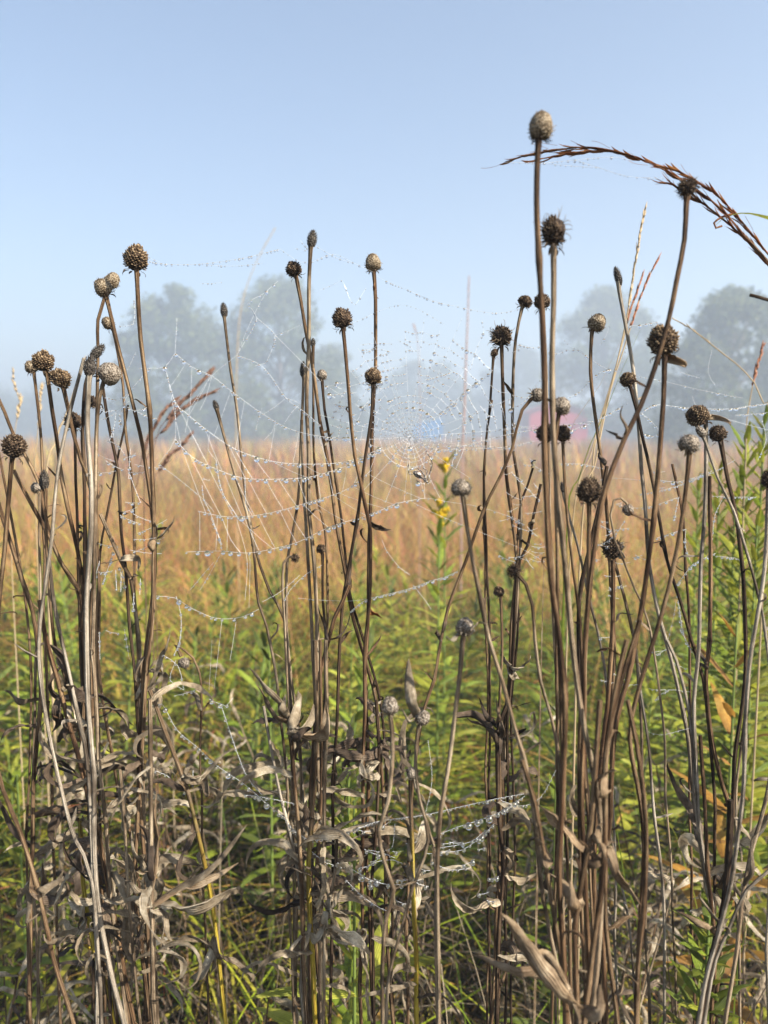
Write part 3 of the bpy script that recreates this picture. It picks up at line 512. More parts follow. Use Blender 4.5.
('chaffy head halfway down in front of the straight dark stalk', 'chaff', (373,377,9,9.5,0), .485,.51, 3.4,'d', [(373,388),(371,415),(367,440),(362,475),(357,510),(352,540),(346,580),(343,600),(338,700),(334,820),(330,1030)], (), (2,700,950,'kleaf')),
('narrow dark bud low beside the tallest centre stalk', 'spike', (303,370,3.4,8.5,0), .51,.53, 3.0,'b', [(304,380),(302,430),(299,470),(295,510),(291,540),(287,565),(286,620),(290,700),(298,1030)], (), (1,700,950,'dleaf')),
('little pale button head right of the tallest centre stalk', 'pale', (322,375,5.5,5.5,5), .51,.53, 2.8,'d', [(323,383),(325,410),(328,430),(332,470),(337,500),(343,530),(348,560),(353,600),(366,650),(378,700),(386,780),(396,1030)], [(351,560,353,582,4,1,'kleaf')], (2,700,950,'dleaf')),
('thin stalk with a tiny side bud in the centre group', 'spike', (313,343,2.6,4.5,0), .52,.53, 2.6,'b', [(313,349),(313,400),(314,440),(318,480),(322,510),(326,530),(327,580),(326,640),(325,720),(322,820),(322,1030)], (), None),
('grey shrivelled little bud at knee height of the centre group', 'dark', (321,549,5,5,-30), .50,.52, 2.8,'d', [(323,555),(323,600),(326,640),(324,720),(323,820),(318,1030)], (), (1,700,950,'dleaf')),
('tiny spiky head on a bent pale stalk left of the centre group', 'tuft', (295,558,4,4,60), .50,.52, 2.6,'t', [(290,556),(284,563),(283,590),(285,620),(287,680),(290,760),(296,1030)], (), (2,720,950,'dleaf')),
('bare tan stalk first of the centre bundle', None, None, .50,.51, 3.4,'t', [(302,420),(303,460),(305,520),(309,580),(312,640),(314,720),(313,800),(310,870),(308,940),(308,1035)], (), (3,800,1000,'dleaf')),
('bare reddish stalk crossing the centre bundle to lower left', None, None, .49,.51, 4.2,'r', [(349,585),(343,600),(334,618),(328,640),(322,665),(316,690),(312,760),(310,830),(312,1030)], [(330,635,352,606,3,-6,'kleaf'),(327,630,317,594,4,2,'kleaf')], None),
('bare stalk in the centre bundle with a bright yellow foot', None, None, .47,.47, 5.0,'y', [(316,640),(315,720),(312,800),(308,860),(311,920),(315,980),(317,1035)], (), (4,790,980,'dleaf')),
('bare grey brown stalk on the right of the centre bundle', None, None, .48,.48, 4.2,'t', [(326,640),(327,720),(326,800),(323,860),(321,930),(322,1035)], [(326,835,396,814,10,-6,'dleaf'),(324,838,372,830,5,3,'dleaf')], (3,720,960,'dleaf')),
('bare dark stalk standing inside the centre bundle', None, None, .49,.49, 3.8,'b', [(320,640),(321,720),(320,800),(316,900),(322,1035)], (), (3,780,980,'dleaf')),
('pale bleached thin stalk left of the centre bundle', None, None, .53,.54, 3.0,'s', [(285,600),(288,640),(290,690),(298,740),(303,800),(305,1030)], (), None),
('silvery thin stalk leaning at lower centre left', None, None, .48,.48, 3.2,'s', [(264,706),(272,750),(281,795),(290,830),(298,870),(303,920),(306,1030)], (), None),
('stalk crowned by four withered leaves curling over, left of the centre bundle', None, None, .46,.47, 4.6,'b', [(289,728),(292,745),(296,790),(299,830),(301,880),(303,940),(305,1035)], [(289,735,247,676,10,-5,'dleaf'),(287,722,254,680,12,4,'tleaf'),(290,730,327,702,14,-26,'tleaf'),(291,735,315,712,11,-9,'dleaf'),(290,732,286,700,10,4,'dleaf'),(292,740,312,725,8,4,'kleaf'),(288,733,298,693,10,-4,'dleaf')], (2,760,980,'dleaf')),
('short stalk with drooping grey leaves beside the yellow foot at lower centre', None, None, .46,.46, 3.4,'t', [(336,830),(334,880),(326,930),(324,1035)], [(333,905,364,930,14,-18,'dleaf',0,-16),(330,915,345,890,9,-6,'dleaf'),(333,900,352,955,12,-5,'dleaf'),(304,922,282,925,9,8,'dleaf'),(300,905,265,862,5,-4,'dleaf',0,-12),(300,908,290,870,5,-5,'dleaf',0,10)], (3,860,1000,'dleaf')),
('stalk with two hooked dark leaves left of the pale round bud', None, None, .50,.50, 3.2,'d', [(376,700),(378,760),(376,830),(372,900),(376,1030)], [(378,745,368,735,6,-3,'kleaf',0,-18),(379,742,390,740,5,3,'kleaf',0,14),(377,760,340,765,6,4,'dleaf')], (3,720,1000,'dleaf')),
('bright yellow stalk foot right of the pale round bud at the bottom', None, None, .47,.47, 4.6,'y', [(411,780),(412,850),(413,920),(415,970),(417,1035)], [(411,880,402,860,8,3,'dleaf'),(412,860,408,835,6,3,'dleaf')], (4,800,1000,'dleaf')),
# ---- right of centre
('wide open ragged dark head right of centre on a thin straight stalk', 'ragged', (501,337,11,11,2), .50,.52, 3.6,'b', [(502,349),(503,400),(504,430),(506,470),(510,500),(515,540),(517,562),(513,620),(510,680),(503,740),(501,820),(498,900),(492,1030)], [(508,672,527,660,6,-8,'dleaf'),(506,668,498,655,7,4,'dleaf'),(510,660,520,675,7,-3,'dleaf')], (3,700,960,'dleaf')),
('thin stalk with a shrivelled bud touching the open ragged head from below', 'ragged', (494,353,4,5,0), .52,.54, 2.6,'d', [(493,358),(490,400),(487,440),(486,520),(488,600),(489,680),(490,760),(490,1030)], (), None),
('greenish thin bare stalk left of the open ragged head', None, None, .53,.55, 2.4,'b', [(492,400),(487,430),(484,480),(486,560),(487,660),(488,760),(486,1030)], (), None),
('small flat topped head, left one of the pair near the two tall blurred stalks', 'dark', (525,302,7.5,6,10), .50,.52, 3.2,'b', [(522,309),(516,340),(513,380),(512,420),(513,450),(518,480),(521,500),(521,540),(518,580),(514,640),(510,700),(504,760),(502,860),(496,1030)], (), (2,700,960,'kleaf')),
('button head half hidden behind the tallest blurred stalk', 'dark', (542,302,8.5,8.5,0), .53,.54, 2.8,'b', [(543,311),(545,360),(547,430),(550,500),(553,600),(556,700),(556,1030)], (), (2,780,960,'dleaf')),
('tallest stalk of all, its egg shaped pale head blurred against the sky', 'bald', (541,127,13,15,0), .33,.35, 7.0,'r', [(539,142),(537,200),(538,260),(541,320),(544,380),(544,440),(546,500),(549,560),(554,600),(560,640),(566,700),(564,760),(560,830),(558,900),(566,1030)], (), None),
('torn open dark head beside the tallest blurred stalk', 'ragged', (554,232,14,17,10), .35,.36, 6.6,'b', [(554,250),(555,300),(553,360),(553,420),(555,460),(559,510),(564,560),(569,610),(574,660),(582,720),(594,780),(602,840),(600,920),(590,1035)], (), (1,820,900,'tleaf')),
('dark tufted head seen from below, high at the right on a bending stalk', 'tuft', (688,188,9.5,9,-40,.5), .36,.37, 6.0,'r', [(686,202),(683,240),(675,280),(668,320),(656,368),(642,405),(625,438),(612,468),(601,505),(594,555),(588,610),(584,660),(583,720),(582,800),(586,900),(590,1030)], [(624,434,607,426,4,2,'kleaf'),(625,430,622,398,3,0,'tleaf')], None),
('biggest shaggy brown head at the right with a papery flap', 'chaff', (663,341,16,17.5,-5), .38,.39, 6.0,'r', [(664,356),(663,400),(661,430),(658,470),(653,520),(648,560),(643,600),(636,640),(628,680),(617,720),(610,780),(606,850),(602,930),(606,1030)], [(676,345,698,366,10,-3,'tleaf'),(608,820,590,790,12,3,'tleaf'),(606,850,640,905,10,-3,'tleaf')], None),
('brownish round head between the tall blurred pair and the biggest shaggy head', 'bald', (597,323,9.5,9.5,22), .48,.51, 3.6,'b', [(592,332),(591,370),(595,410),(599,440),(603,470),(606,500),(609,550),(612,600),(611,680),(606,740),(603,800),(604,1030)], (), (2,760,960,'dleaf')),
('upright slender dark bud on a long grey stalk left of the biggest shaggy head', 'spike', (618,277,3.9,11,-5), .48,.49, 3.8,'s', [(619,290),(624,320),(631,355),(636,385),(640,430),(642,470),(645,500),(650,560),(658,610),(668,650),(680,700),(688,740),(694,800),(702,860),(711,920),(714,950),(706,1030)], (), (1,800,960,'dleaf')),
('small pitted head just left of the biggest shaggy head', 'chaff', (628,380,8.5,8.5,-12), .47,.5, 3.4,'d', [(631,389),(637,412),(643,440),(650,470),(660,520),(668,560),(680,600),(690,640),(698,665),(706,700),(712,800),(716,1030)], (), (2,780,960,'dleaf')),
('smooth blurred button in front of the two tall blurred stalks', 'pale', (561,406,10.5,9,18), .38,.40, 4.4,'b', [(559,415),(556,440),(556,500),(558,560),(560,640),(562,720),(566,820),(572,1030)], (), None),
('blurred dark head hidden behind the two tall blurred stalks', 'dark', (546,434,9.5,11,0), .40,.42, 4.0,'b', [(547,445),(548,500),(552,560),(556,640),(558,740),(556,860),(552,1030)], (), None),
('blurred dark head showing right of the two tall blurred stalks, under the smooth button', 'dark', (563,434,8,10,0), .42,.44, 3.4,'b', [(563,445),(566,500),(572,560),(580,640),(584,740),(590,860),(596,1030)], (), None),
('pale little head with clawed bracts on a long slanting curved stalk', 'pale', (538,395,7.5,7.5,70), .49,.52, 3.4,'b', [(531,399),(522,410),(516,430),(512,448),(500,475),(481,511),(465,562),(450,602),(440,640),(432,680),(424,706),(416,760),(410,850),(408,1030)], [(440,634,436,622,4,2,'kleaf'),(452,600,440,640,3,1,'kleaf')], (2,740,960,'dleaf')),
('shaggy dark blurred head standing low in front of the reddish stalks', 'dark', (589,491,12.5,15,0), .37,.40, 5.0,'b', [(589,508),(588,560),(587,620),(584,680),(580,760),(580,860),(584,1030)], (), None),
('dark head bedecked with dew and white fluff, right of the low shaggy one', 'ragged', (613,549,11,12,0), .49,.5, 3.2,'t', [(614,560),(620,580),(628,610),(636,650),(640,700),(644,800),(650,1030)], [(618,545,630,535,8,3,'dleaf'),(616,552,626,560,7,3,'dleaf')], (1,780,960,'dleaf')),
('drooping bud on a hooked little stalk right of the low shaggy head', 'pale', (628,510,6,6,150), .47,.5, 2.4,'t', [(626,503),(620,498),(613,500),(609,515),(613,540),(622,560),(634,590),(646,620),(660,700),(668,800),(676,1030)], (), None),
('smooth blurred pale button in the middle distance of the gap, on a curving stalk', 'pale', (461,488,11,9,2), .36,.38, 5.0,'t', [(463,498),(467,530),(474,570),(482,605),(490,640),(503,680),(517,735),(527,770),(535,820),(541,880),(552,940),(570,1030)], (), None),
('fuzzy grey head on a hooked pale stalk near the blurred reddish stalks', 'tuft', (514,571,6.5,6,-35), .40,.42, 4.0,'t', [(519,576),(526,584),(533,605),(536,640),(541,680),(550,715),(556,750),(560,800),(562,900),(566,1030)], (), None),
('tiny barrel shaped head standing alone on a short thin stalk', 'dark', (499,592,5.6,5.6,0), .50,.51, 2.8,'b', [(500,599),(501,640),(501,720),(500,800),(498,1030)], (), (2,760,960,'kleaf')),
('pale blurred head with outstretched leaf arms in the lower middle', 'pale', (465,627,10,10,10,.6), .37,.38, 5.4,'t', [(463,637),(460,670),(454,720),(448,770),(440,815),(437,860),(438,930),(440,1035)], [(459,630,441,636,5,3,'dleaf'),(470,628,492,622,5,2,'dleaf')], None),
('pale round bud low in front of the centre', 'pale', (390,706,9,9.5,0), .37,.38, 5.0,'t', [(391,716),(393,750),(388,800),(378,830),(384,862),(393,888),(386,920),(383,960),(381,1035)], (), None),
('heart shaped pale bud beside a pointed upright dry leaf', 'pale', (423,718,7.5,8,20), .40,.41, 4.0,'t', [(419,727),(416,760),(420,800),(428,840),(412,890),(402,930),(390,975),(386,1035)], [(414,732,404,665,12,4,'dleaf'),(418,722,398,712,4,4,'dleaf')], None),
('small knotty bud with two bare forking arms at lower centre', 'pale', (412,773,6,6,0), .41,.42, 3.6,'t', [(414,780),(422,805),(430,835),(436,870),(438,1030)], [(408,776,390,760,3,3,'dleaf'),(418,778,432,805,3,-2,'dleaf')], None),
('dark stalk with a twisted black leaf bunch at lower centre right', None, None, .49,.5, 4.2,'d', [(508,700),(500,720),(497,745),(500,800),(503,860),(498,930),(496,1030)], [(496,738,457,708,8,-10,'kleaf',0,-8),(494,736,462,722,7,5,'kleaf'),(492,730,474,700,6,2,'kleaf'),(480,720,478,755,6,2,'kleaf'),(503,735,502,705,5,1,'tleaf')], (3,760,960,'dleaf')),
('stalk carrying a huge twisted pale leaf rising from the bottom edge', None, None, .33,.33, 6.0,'t', [(566,985),(572,1000),(578,1015),(582,1040)], [(580,1018,502,915,22,5,'tleaf',.0),(504,918,461,884,11,-6,'tleaf',.02),(570,1005,470,966,18,-8,'tleaf',.02),(583,1018,608,994,15,-4,'tleaf',0)], None),
('blurred thick stalk in front with a folded pale leaf at its fork', None, None, .35,.35, 6.6,'b', [(600,700),(596,760),(590,820),(583,870),(575,920),(574,960),(576,1035)], [(574,920,556,880,17,-6,'tleaf'),(573,918,570,882,15,5,'tleaf'),(556,878,590,852,9,3,'tleaf'),(590,850,607,832,10,2,'tleaf')], None),
('blurred thick stalk rising from the bottom right of the pale folded leaf', None, None, .35,.35, 6.6,'b', [(626,640),(612,700),(603,760),(604,840),(600,900),(592,950),(582,1035)], [(606,800,618,770,14,4,'tleaf'),(604,838,612,870,9,3,'tleaf')], None),
('blurred brown stalk beneath the huge twisted leaf, leaning left', None, None, .36,.36, 5.4,'b', [(522,760),(534,800),(543,850),(552,905),(562,960),(570,1035)], [(552,860,546,830,15,3,'tleaf')], None),
('blurred upright brown stalk right of the thick fork at the bottom', None, None, .37,.37, 5.4,'b', [(640,620),(622,680),(608,740),(604,800),(606,870),(608,930),(614,980),(620,1035)], [(618,988,640,975,6,3,'tleaf')], None),
('dark red brown stalk between the low shaggy head and the dewy one', None, None, .44,.45, 4.6,'r', [(612,560),(612,620),(608,690),(600,760),(594,830),(592,1030)], [(592,620,612,612,3,2,'kleaf')], None),
('dark stalk crossing the blurred reddish stalks', None, None, .46,.47, 4.0,'d', [(607,466),(601,500),(590,550),(580,600),(578,660),(582,740),(590,830),(602,1030)], [(594,466,587,455,5,2,'kleaf'),(604,462,597,448,5,2,'kleaf')], (1,800,960,'tleaf')),
('thin dark side stalk forking beside the pale slanting one', None, None, .50,.52, 3.0,'d', [(541,484),(534,515),(528,545),(520,560),(514,600),(512,680),(508,760),(506,1030)], [(531,535,536,520,5,2,'dleaf'),(527,552,521,545,4,2,'kleaf')], None),
('thin twig with little curled tendrils at its fork right of centre', None, None, .51,.52, 2.4,'d', [(533,468),(528,485),(522,500),(518,540),(516,580),(514,700),(512,1030)], [(531,473,533,466,2,2,'kleaf',0,4)], None),
('white frayed thin stalk below the little dark bud, right of the tall blurred pair', 'spike', (563,488,3,6,0), .50,.51, 2.6,'s', [(564,496),(570,520),(578,545),(586,575),(592,600),(600,640),(607,690),(612,760),(618,1030)], (), None),
# ---- right cluster
('pitted dark head with a long dry leaf sticking out to the right', 'chaff', (698,416,12,12.5,-25), .46,.48, 4.2,'s', [(706,420),(706,470),(704,540),(702,600),(698,650),(692,700),(696,760),(703,830),(710,900),(714,945),(704,1030)], [(706,412,735,420,6,4,'tleaf'),(708,410,732,413,4,3,'tleaf')], (1,800,960,'dleaf')),
('smooth blurred button in front of the pitted head with the long leaf', 'pale', (689,444,11,9.5,12), .38,.39, 5.2,'b', [(689,453),(686,490),(681,530),(673,570),(662,612),(650,650),(636,700),(630,740),(640,800),(644,850),(640,930),(638,1035)], (), None),
('round grey brown head at the right of the small button group', 'dark', (718,434,9,9.5,-3), .46,.49, 4.2,'d', [(720,444),(727,480),(735,512),(740,560),(743,600),(745,650),(743,700),(738,760),(733,830),(728,900),(716,960),(706,1030)], (), (1,800,960,'dleaf')),
('little grey oval bud squeezed between the button heads at the right', 'pale', (701,432,4.4,7,-20), .45,.47, 3.0,'s', [(705,441),(718,478),(734,510),(746,548),(757,590),(766,630),(772,700),(770,800),(768,1030)], (), None),
('grey stalk at the right edge with its dark head partly cut off', 'dark', (770,480,9,11,0), .42,.43, 5.0,'s', [(768,490),(764,550),(757,600),(750,650),(747,700),(744,780),(738,830),(731,880),(719,930),(706,980),(697,1035)], (), None),
('bare orange brown stalk with a pointed tip at the right', None, None, .52,.54, 2.8,'r', [(671,464),(677,490),(683,520),(686,560),(689,610),(690,680),(690,780),(694,1030)], (), None),
('straight dark red stalk right of the pale leafless ones', None, None, .48,.49, 4.2,'r', [(709,476),(710,560),(709,640),(706,680),(711,740),(721,785),(729,808),(727,860),(722,930),(712,1030)], [(704,665,696,662,4,1,'kleaf'),(703,672,697,652,4,1,'kleaf')], (1,800,960,'dleaf')),
('bare orange streaked stalk beside the pale fork at the lower right', None, None, .47,.47, 4.0,'r', [(700,735),(703,780),(708,850),(713,910),(716,960),(712,1030)], (), None),
('bare pale stalk joining the fork low at the right', None, None, .47,.48, 3.4,'s', [(667,640),(676,660),(684,690),(690,720),(696,780),(702,850),(713,945),(706,1035)], (), None),
('thin shining white stalk low at the right of the blurred trunks', None, None, .47,.48, 3.2,'s', [(640,690),(648,740),(653,790),(657,830),(662,880),(665,930),(665,980),(664,1035)], (), None),
('blurred thick brown stalk before the thin shining white one', None, None, .38,.38, 5.6,'b', [(628,700),(640,760),(646,830),(642,900),(637,960),(636,1035)], (), None),
('thick dark stalk in the fork above the fresh green sprig', None, None, .44,.44, 7.0,'d', [(731,800),(729,850),(722,900),(712,950),(703,1000),(697,1040)], (), None),
('grey forked twig reaching in from the lower right edge', None, None, .43,.43, 4.0,'s', [(772,868),(757,880),(746,890),(738,905),(728,930),(716,960),(708,1000),(702,1040)], [(750,888,764,830,5,3,'dleaf'),(716,930,685,893,4,3,'dleaf'),(706,940,663,912,9,-6,'tleaf'),(690,900,684,892,6,2,'dleaf')], None),
('bare stalk at the right edge leaning in above the forked twig', None, None, .45,.45, 4.2,'t', [(774,720),(768,780),(760,830),(751,870),(744,895),(736,940),(724,1035)], (), None),
('thin white stalk behind the blurred trunks at the lower right', None, None, .50,.51, 2.4,'s', [(606,820),(614,850),(622,890),(630,935),(636,1030)], (), None),
('thin green brown stalk at the far right edge', None, None, .52,.53, 2.8,'b', [(758,610),(752,650),(745,700),(738,760),(736,820),(740,1030)], (), (1,760,900,'dleaf')),
]
for a in ST: build_stalk(*a)
# ---------------------------------------------------------------- withered undergrowth behind and between the stalks
def withered(seed, mats, Hh, nl, curl=1):
    random.seed(seed); root = empty('withered_plant', (0, 0, 0), '', 'withered plant'); lean = Vector((R(-.18, .18), R(-.1, .1), 1))
    pts = smooth_path([(0, 0, -.01), tuple(lean*Hh*.35), tuple(lean*Hh*.7+Vector((R(-.02, .02), 0, 0))), tuple(lean*Hh+Vector((R(-.05, .05), R(-.04, .04), 0)))], .03)
    mb = MB(); mb.tube(pts, [.0022-.0014*i/len(pts) for i in range(len(pts))], 7, .06); mb.build('stem', mats[0], root, (0, 0, 0))
    for k in range(nl):
        t = .42+.58*(k+R(0, 1))/nl; p = pts[min(len(pts)-1, int(t*len(pts)))]; a = k*2.4+R(-.5, .5); d = Vector((math.cos(a), math.sin(a), R(-.1, 1.0))); ax = d.cross(Vector((0, 0, 1)))
        L = R(.035, .085); lm = MB(); add_leaf(lm, leaf_path(p, d, L, -R(.8, 4.2)*curl, ax, 12, R(1.5, 4), R(.7, 1.6)), R(.003, .008), R(.5, 1.25), R(-3.4, 3.4), .3, ax, crumple=.7)
        lm.build('leaf', random.choice(mats[1:]), root, p)
    return root
def green_plant(seed, mats, Hh, nl, name='goldenrod_shoot', flower=False, L0=.07, t0=.5, lk=.08, upk=1., wk=1.):
    random.seed(seed); root = empty(name, (0, 0, 0), '', 'green plant'); lean = Vector((R(-lk, lk), R(-lk, lk), 1))
    pts = smooth_path([(0, 0, -.01), tuple(lean*Hh*.5), tuple(lean*Hh)], .006)
    mb = MB(); mb.tube(pts, [.0026-.0016*i/len(pts) for i in range(len(pts))], 7); mb.build('stem', mats[0], root, (0, 0, 0))
    for k in range(nl):
        t = t0+(1-t0)*(k+.5)/nl; p = pts[min(len(pts)-1, int(t*(len(pts)-1)))]; a = k*2.39996; up = .35+1.1*max(0, t-.75)*4*upk; d = Vector((math.cos(a), math.sin(a), up)); ax = d.cross(Vector((0, 0, 1)))
        L = L0*(1.15-.65*max(0, t-.6)/.4)*R(.8, 1.15); lm = MB(); add_leaf(lm, leaf_path(p, d, L, -R(.5, 1.3)*(1.1-t*.7), ax, 8, .1), L*R(.15, .22)*wk, .3, R(-.4, .4), .05, ax)
        lm.build('leaf', random.choice(mats[1:]), root, p)
    if flower:
        for k in range(5):
            a = R(0, 6.28); p = pts[-1]+Vector((0, 0, R(-.035, .005))); d = Vector((math.cos(a), math.sin(a), 1.2)); pth = leaf_path(p, d, R(.006, .016), -.8, d.cross(Vector((0, 0, 1))), 6)
            fm = MB()
            for q in pth[1:]:
                for _ in range(5):
                    c = q+Vector((R(-1, 1), R(-1, 1), R(-.5, 1)))*.003; fm.ellipsoid(c, .0015, .0024, (R(-1, 1), R(-1, 1), 1.5), 5, 4, .2)
            fm.build('flower_spray', M['gold'], root, p)
    return root
def copy_tree(o):
    c = o.copy(); COL.objects.link(c)
    for ch in list(o.children):
        k = ch.copy(); COL.objects.link(k); k.parent = c
    return c
def put(protos, spots, label, cat, group):
    used = set()
    for i, (x, y, rz, sc) in enumerate(spots):
        k = i % len(protos); o = protos[k] if k not in used else copy_tree(protos[k]); used.add(k)
        o.location = (x, y, 0); o.rotation_euler = (0, 0, rz); o.scale = (sc, sc, sc); tag(o, label, cat, group)
def scatter(n, y0, y1, seed, s0, s1, xk=.53):
    random.seed(seed); out = []
    for i in range(n):
        y = y0+(y1-y0)*(i+R(0, 1))/n; out.append((R(-1, 1)*(y*xk+.06), y, R(0, 6.28), R(s0, s1)))
    return out
dead = [withered(40+i, [M['b' if i % 2 else 't'], M['dleaf'], M['dleaf'], M['kleaf']], .62, 20) for i in range(6)]
put(dead, scatter(92, .58, 1.25, 5, .70, 1.0), 'low withered plant of curled grey leaves in the dark undergrowth between the dead stalks', 'withered plant', 'withered plants filling the undergrowth')
gp = [green_plant(70+i, [M['greenstem'], M[('gleaf', 'yleaf', 'oleaf', 'yleaf')[i]], M[('gleaf', 'yleaf', 'gleaf', 'oleaf')[i]]], .66, 30, L0=.085, t0=.55, lk=.22) for i in range(4)]
put(gp, scatter(100, 1.0, 2.6, 9, .75, 1.12), 'leafy green goldenrod shoot blurred in the meadow behind the dead stalks', 'green plant', 'leafy shoots behind the dead stalks')
# singled out green plants
def single(px, top, d, seed, mats, label, flower=False, nl=40, L0=.07, t0=.5, upk=1., wk=1.):
    p = at(px, top, d); o = green_plant(seed, mats, p.z, nl, 'goldenrod_plant' if flower else 'green_sprig', flower, L0, t0, .004, upk, wk); o.location = (p.x, p.y, 0); tag(o, label, 'green plant'); return o
single(447, 462, 1.25, 201, [M['greenstem'], M['gleaf'], M['yleaf']], 'blurred goldenrod with a yellow flower plume behind the smooth blurred button at the centre right', True)
single(438, 506, 1.15, 202, [M['greenstem'], M['gleaf'], M['yleaf']], 'shorter goldenrod with a yellow flower tuft just below and left of the taller plume', True)
for i, (px, top, d) in enumerate([(748, 438, .80), (765, 418, .84), (722, 470, .92), (700, 486, 1.05), (735, 500, .86), (762, 520, .78)]):
    single(px, top, d, 210+i, [M['greenstem'], M['yleaf'], M['gleaf'], M['yleaf']], ['bright green leafy plant right of the round grey brown head', 'tallest bright green leafy plant, cut by the right edge', 'green leafy plant behind the bare dark stalk at the right', 'green leafy plant farthest left of the right hand green group', 'low bright leafy plant between the right hand stalks, under the taller green ones', 'low bright leafy plant touching the right edge beside the grey edge stalk'][i], False, 84, .062, .55)
single(268, 640, .95, 220, [M['greenstem'], M['oleaf'], M['gleaf']], 'green sprig behind the web, left of the centre bundle', False, 30, .06)
single(350, 728, .66, 221, [M['greenstem'], M['yleaf'], M['gleaf']], 'light green sprig with a rosette tip right of the centre bundle', False, 46, .05)
single(352, 800, .60, 222, [M['greenstem'], M['yleaf'], M['yleaf']], 'yellow green plant rising behind the drooping grey leaves at lower centre', False, 22, .10)
single(18, 775, .75, 223, [M['greenstem'], M['gleaf'], M['yleaf']], 'bright green sprig at the left edge above the slanting dark stalk', False, 30, .06)
single(560, 700, .72, 224, [M['greenstem'], M['oleaf'], M['gleaf']], 'bluish green sprig between the blurred stalks right of centre', False, 26, .05)
single(706, 915, .47, 225, [M['greenstem'], M['gleaf'], M['gleaf'], M['yleaf']], 'fresh bright green sprig at the foot of the forked stalks at lower right', False, 34, .047, .88, .45, 1.3)
single(738, 625, .74, 226, [M['greenstem'], M['orange'], M['orange'], M['yleaf']], 'plant with orange turning leaves behind the right hand stalks', False, 26, .08)
# ---------------------------------------------------------------- tall grass stems and panicles standing in the mist
def spikelets(mb, path, n, L, w, spread=.35, mi=0):
    for k in range(n):
        i = int(k/n*(len(path)-2)); p = path[i]; t = (path[i+1]-path[i]).normalized(); d = (t+Vector((R(-1, 1), R(-1, 1), R(-1, 1)))*spread).normalized(); l = L*R(.7, 1.2); s_ = d.orthogonal().normalized()*w*.5; s2 = d.cross(s_)
        m_ = [p+d*l*.45+x for x in (s_, s2, -s_, -s2)]; mb.fan(m_, p, mi, True); mb.fan(m_, p+d*l, mi)
def tall_grass(label, d, pts, plume_from, w, mat, pm, n=60, L=.008, sw=.0018, spread=.3, rays=0):
    P3 = [at(x, y, d) for x, y in pts]; b = P3[-1]; q = Vector((b.x*1.0, b.y, -.01)); path = smooth_path(P3+([Vector((b.x, b.y, b.z*.5))] if b.z > .1 else [])+[q], .01)
    root = empty('tall_grass', (q.x, q.y, 0), label, 'grass stem', 'single grass stems rising above the meadow'); mb = MB(); mb.tube(path, [w*.5*(.55+.6*min(1, i/40)) for i in range(len(path))], 6); mb.build('stem', mat, root, root.location)
    top = smooth_path(path[:max(4, int(plume_from/.01))][::-1], .0015); sm = MB(); spikelets(sm, top, n, L, sw, spread)
    for r_ in range(rays):
        k = random.randrange(len(top)-1); dd = (UP+Vector((R(-1, 1), R(-.5, .5), R(-.2, .3)))*.8).normalized(); pth = leaf_path(top[k], dd, R(.03, .06), R(-1, 1), (0, 1, 0), 8); sm.tube(pth, .0003, 4); spikelets(sm, pth, 16, L, sw, .25)
    sm.build('plume', pm, root, top[-1])
random.seed(31)
M['pink'] = simple('pinkish_grass', (.40, .27, .24), .7, .2, .2); M['straw'] = simple('straw', (.45, .34, .2), .7, .2, .2); M['russet'] = simple('russet_plume', (.30, .13, .07), .7, .2, .2)
tall_grass('pinkish blurred grass spike standing upright between the straight dark stalk and the open ragged head', 2.6, [(469,278),(468,310),(466,360),(464,420),(462,470)], .45, .006, M['pink'], M['pink'], 170, .016, .005, .12)
tall_grass('very faint grass stem leaning above the web near the tallest misty tree', 2.4, [(275,228),(255,265),(243,300),(238,340),(236,430)], .10, .003, M['straw'], M['straw'], 30, .010, .003, .2)
tall_grass('very faint short grass spike right of the straight dark stalk', 2.4, [(414,325),(418,345),(420,390),(420,460)], .05, .002, M['pink'], M['pink'], 40, .012, .003, .2)
tall_grass('straw coloured grass spike left of the dark tufted head, against the sky', .62, [(646,205),(640,235),(634,270),(628,310),(620,350),(608,400),(596,460),(580,560)], .08, .0016, M['straw'], M['straw'], 50, .010, .0014, .14)
tall_grass('thin brown grass spike pair leaning right above the slender dark bud', .64, [(657,260),(645,285),(636,310),(625,345),(612,385),(600,430),(590,520)], .07, .0016, M['straw'], M['russet'], 46, .010, .0014, .14)
tall_grass('short brown grass spike between the straw spike and the leaning one', .66, [(643,272),(636,295),(630,312),(622,345),(606,400),(592,450),(570,560)], .05, .0014, M['straw'], M['russet'], 40, .010, .0013, .14)
M['plum'] = simple('plum_brown_plume', (.15, .085, .06), .8, .2, .2)
tall_grass('plum brown grass plume slanting up, top one of the three behind the web', .95, [(210,372),(196,388),(184,400),(170,416),(156,440),(150,520)], .085, .0014, M['plum'], M['plum'], 130, .014, .003, .22)
tall_grass('plum brown grass plume slanting up, middle one of the three behind the web', .97, [(213,392),(196,400),(180,412),(164,430),(150,450),(144,520)], .085, .0014, M['plum'], M['plum'], 130, .014, .003, .22)
tall_grass('plum brown grass plume slanting up, lowest of the three behind the web', 1.0, [(190,436),(180,447),(168,458),(160,470),(154,520)], .06, .0014, M['plum'], M['plum'], 90, .014, .0026, .25)
tall_grass('plum brown grass plume low and close beside the left clump', .93, [(176,400),(164,412),(154,428),(146,445),(138,480),(134,540)], .09, .0014, M['plum'], M['plum'], 110, .013, .0026, .22)
tall_grass('pale grass stem arching behind the biggest shaggy head', .7, [(672,318),(690,328),(712,345),(726,356),(745,372),(762,400),(768,470)], .03, .0016, M['straw'], M['straw'], 14, .008, .001, .2)
tall_grass('tan grass spike in front of the greenest misty tree', .8, [(763,345),(755,375),(750,400),(746,430),(744,500)], .05, .0018, M['straw'], M['russet'], 36, .010, .002, .2)
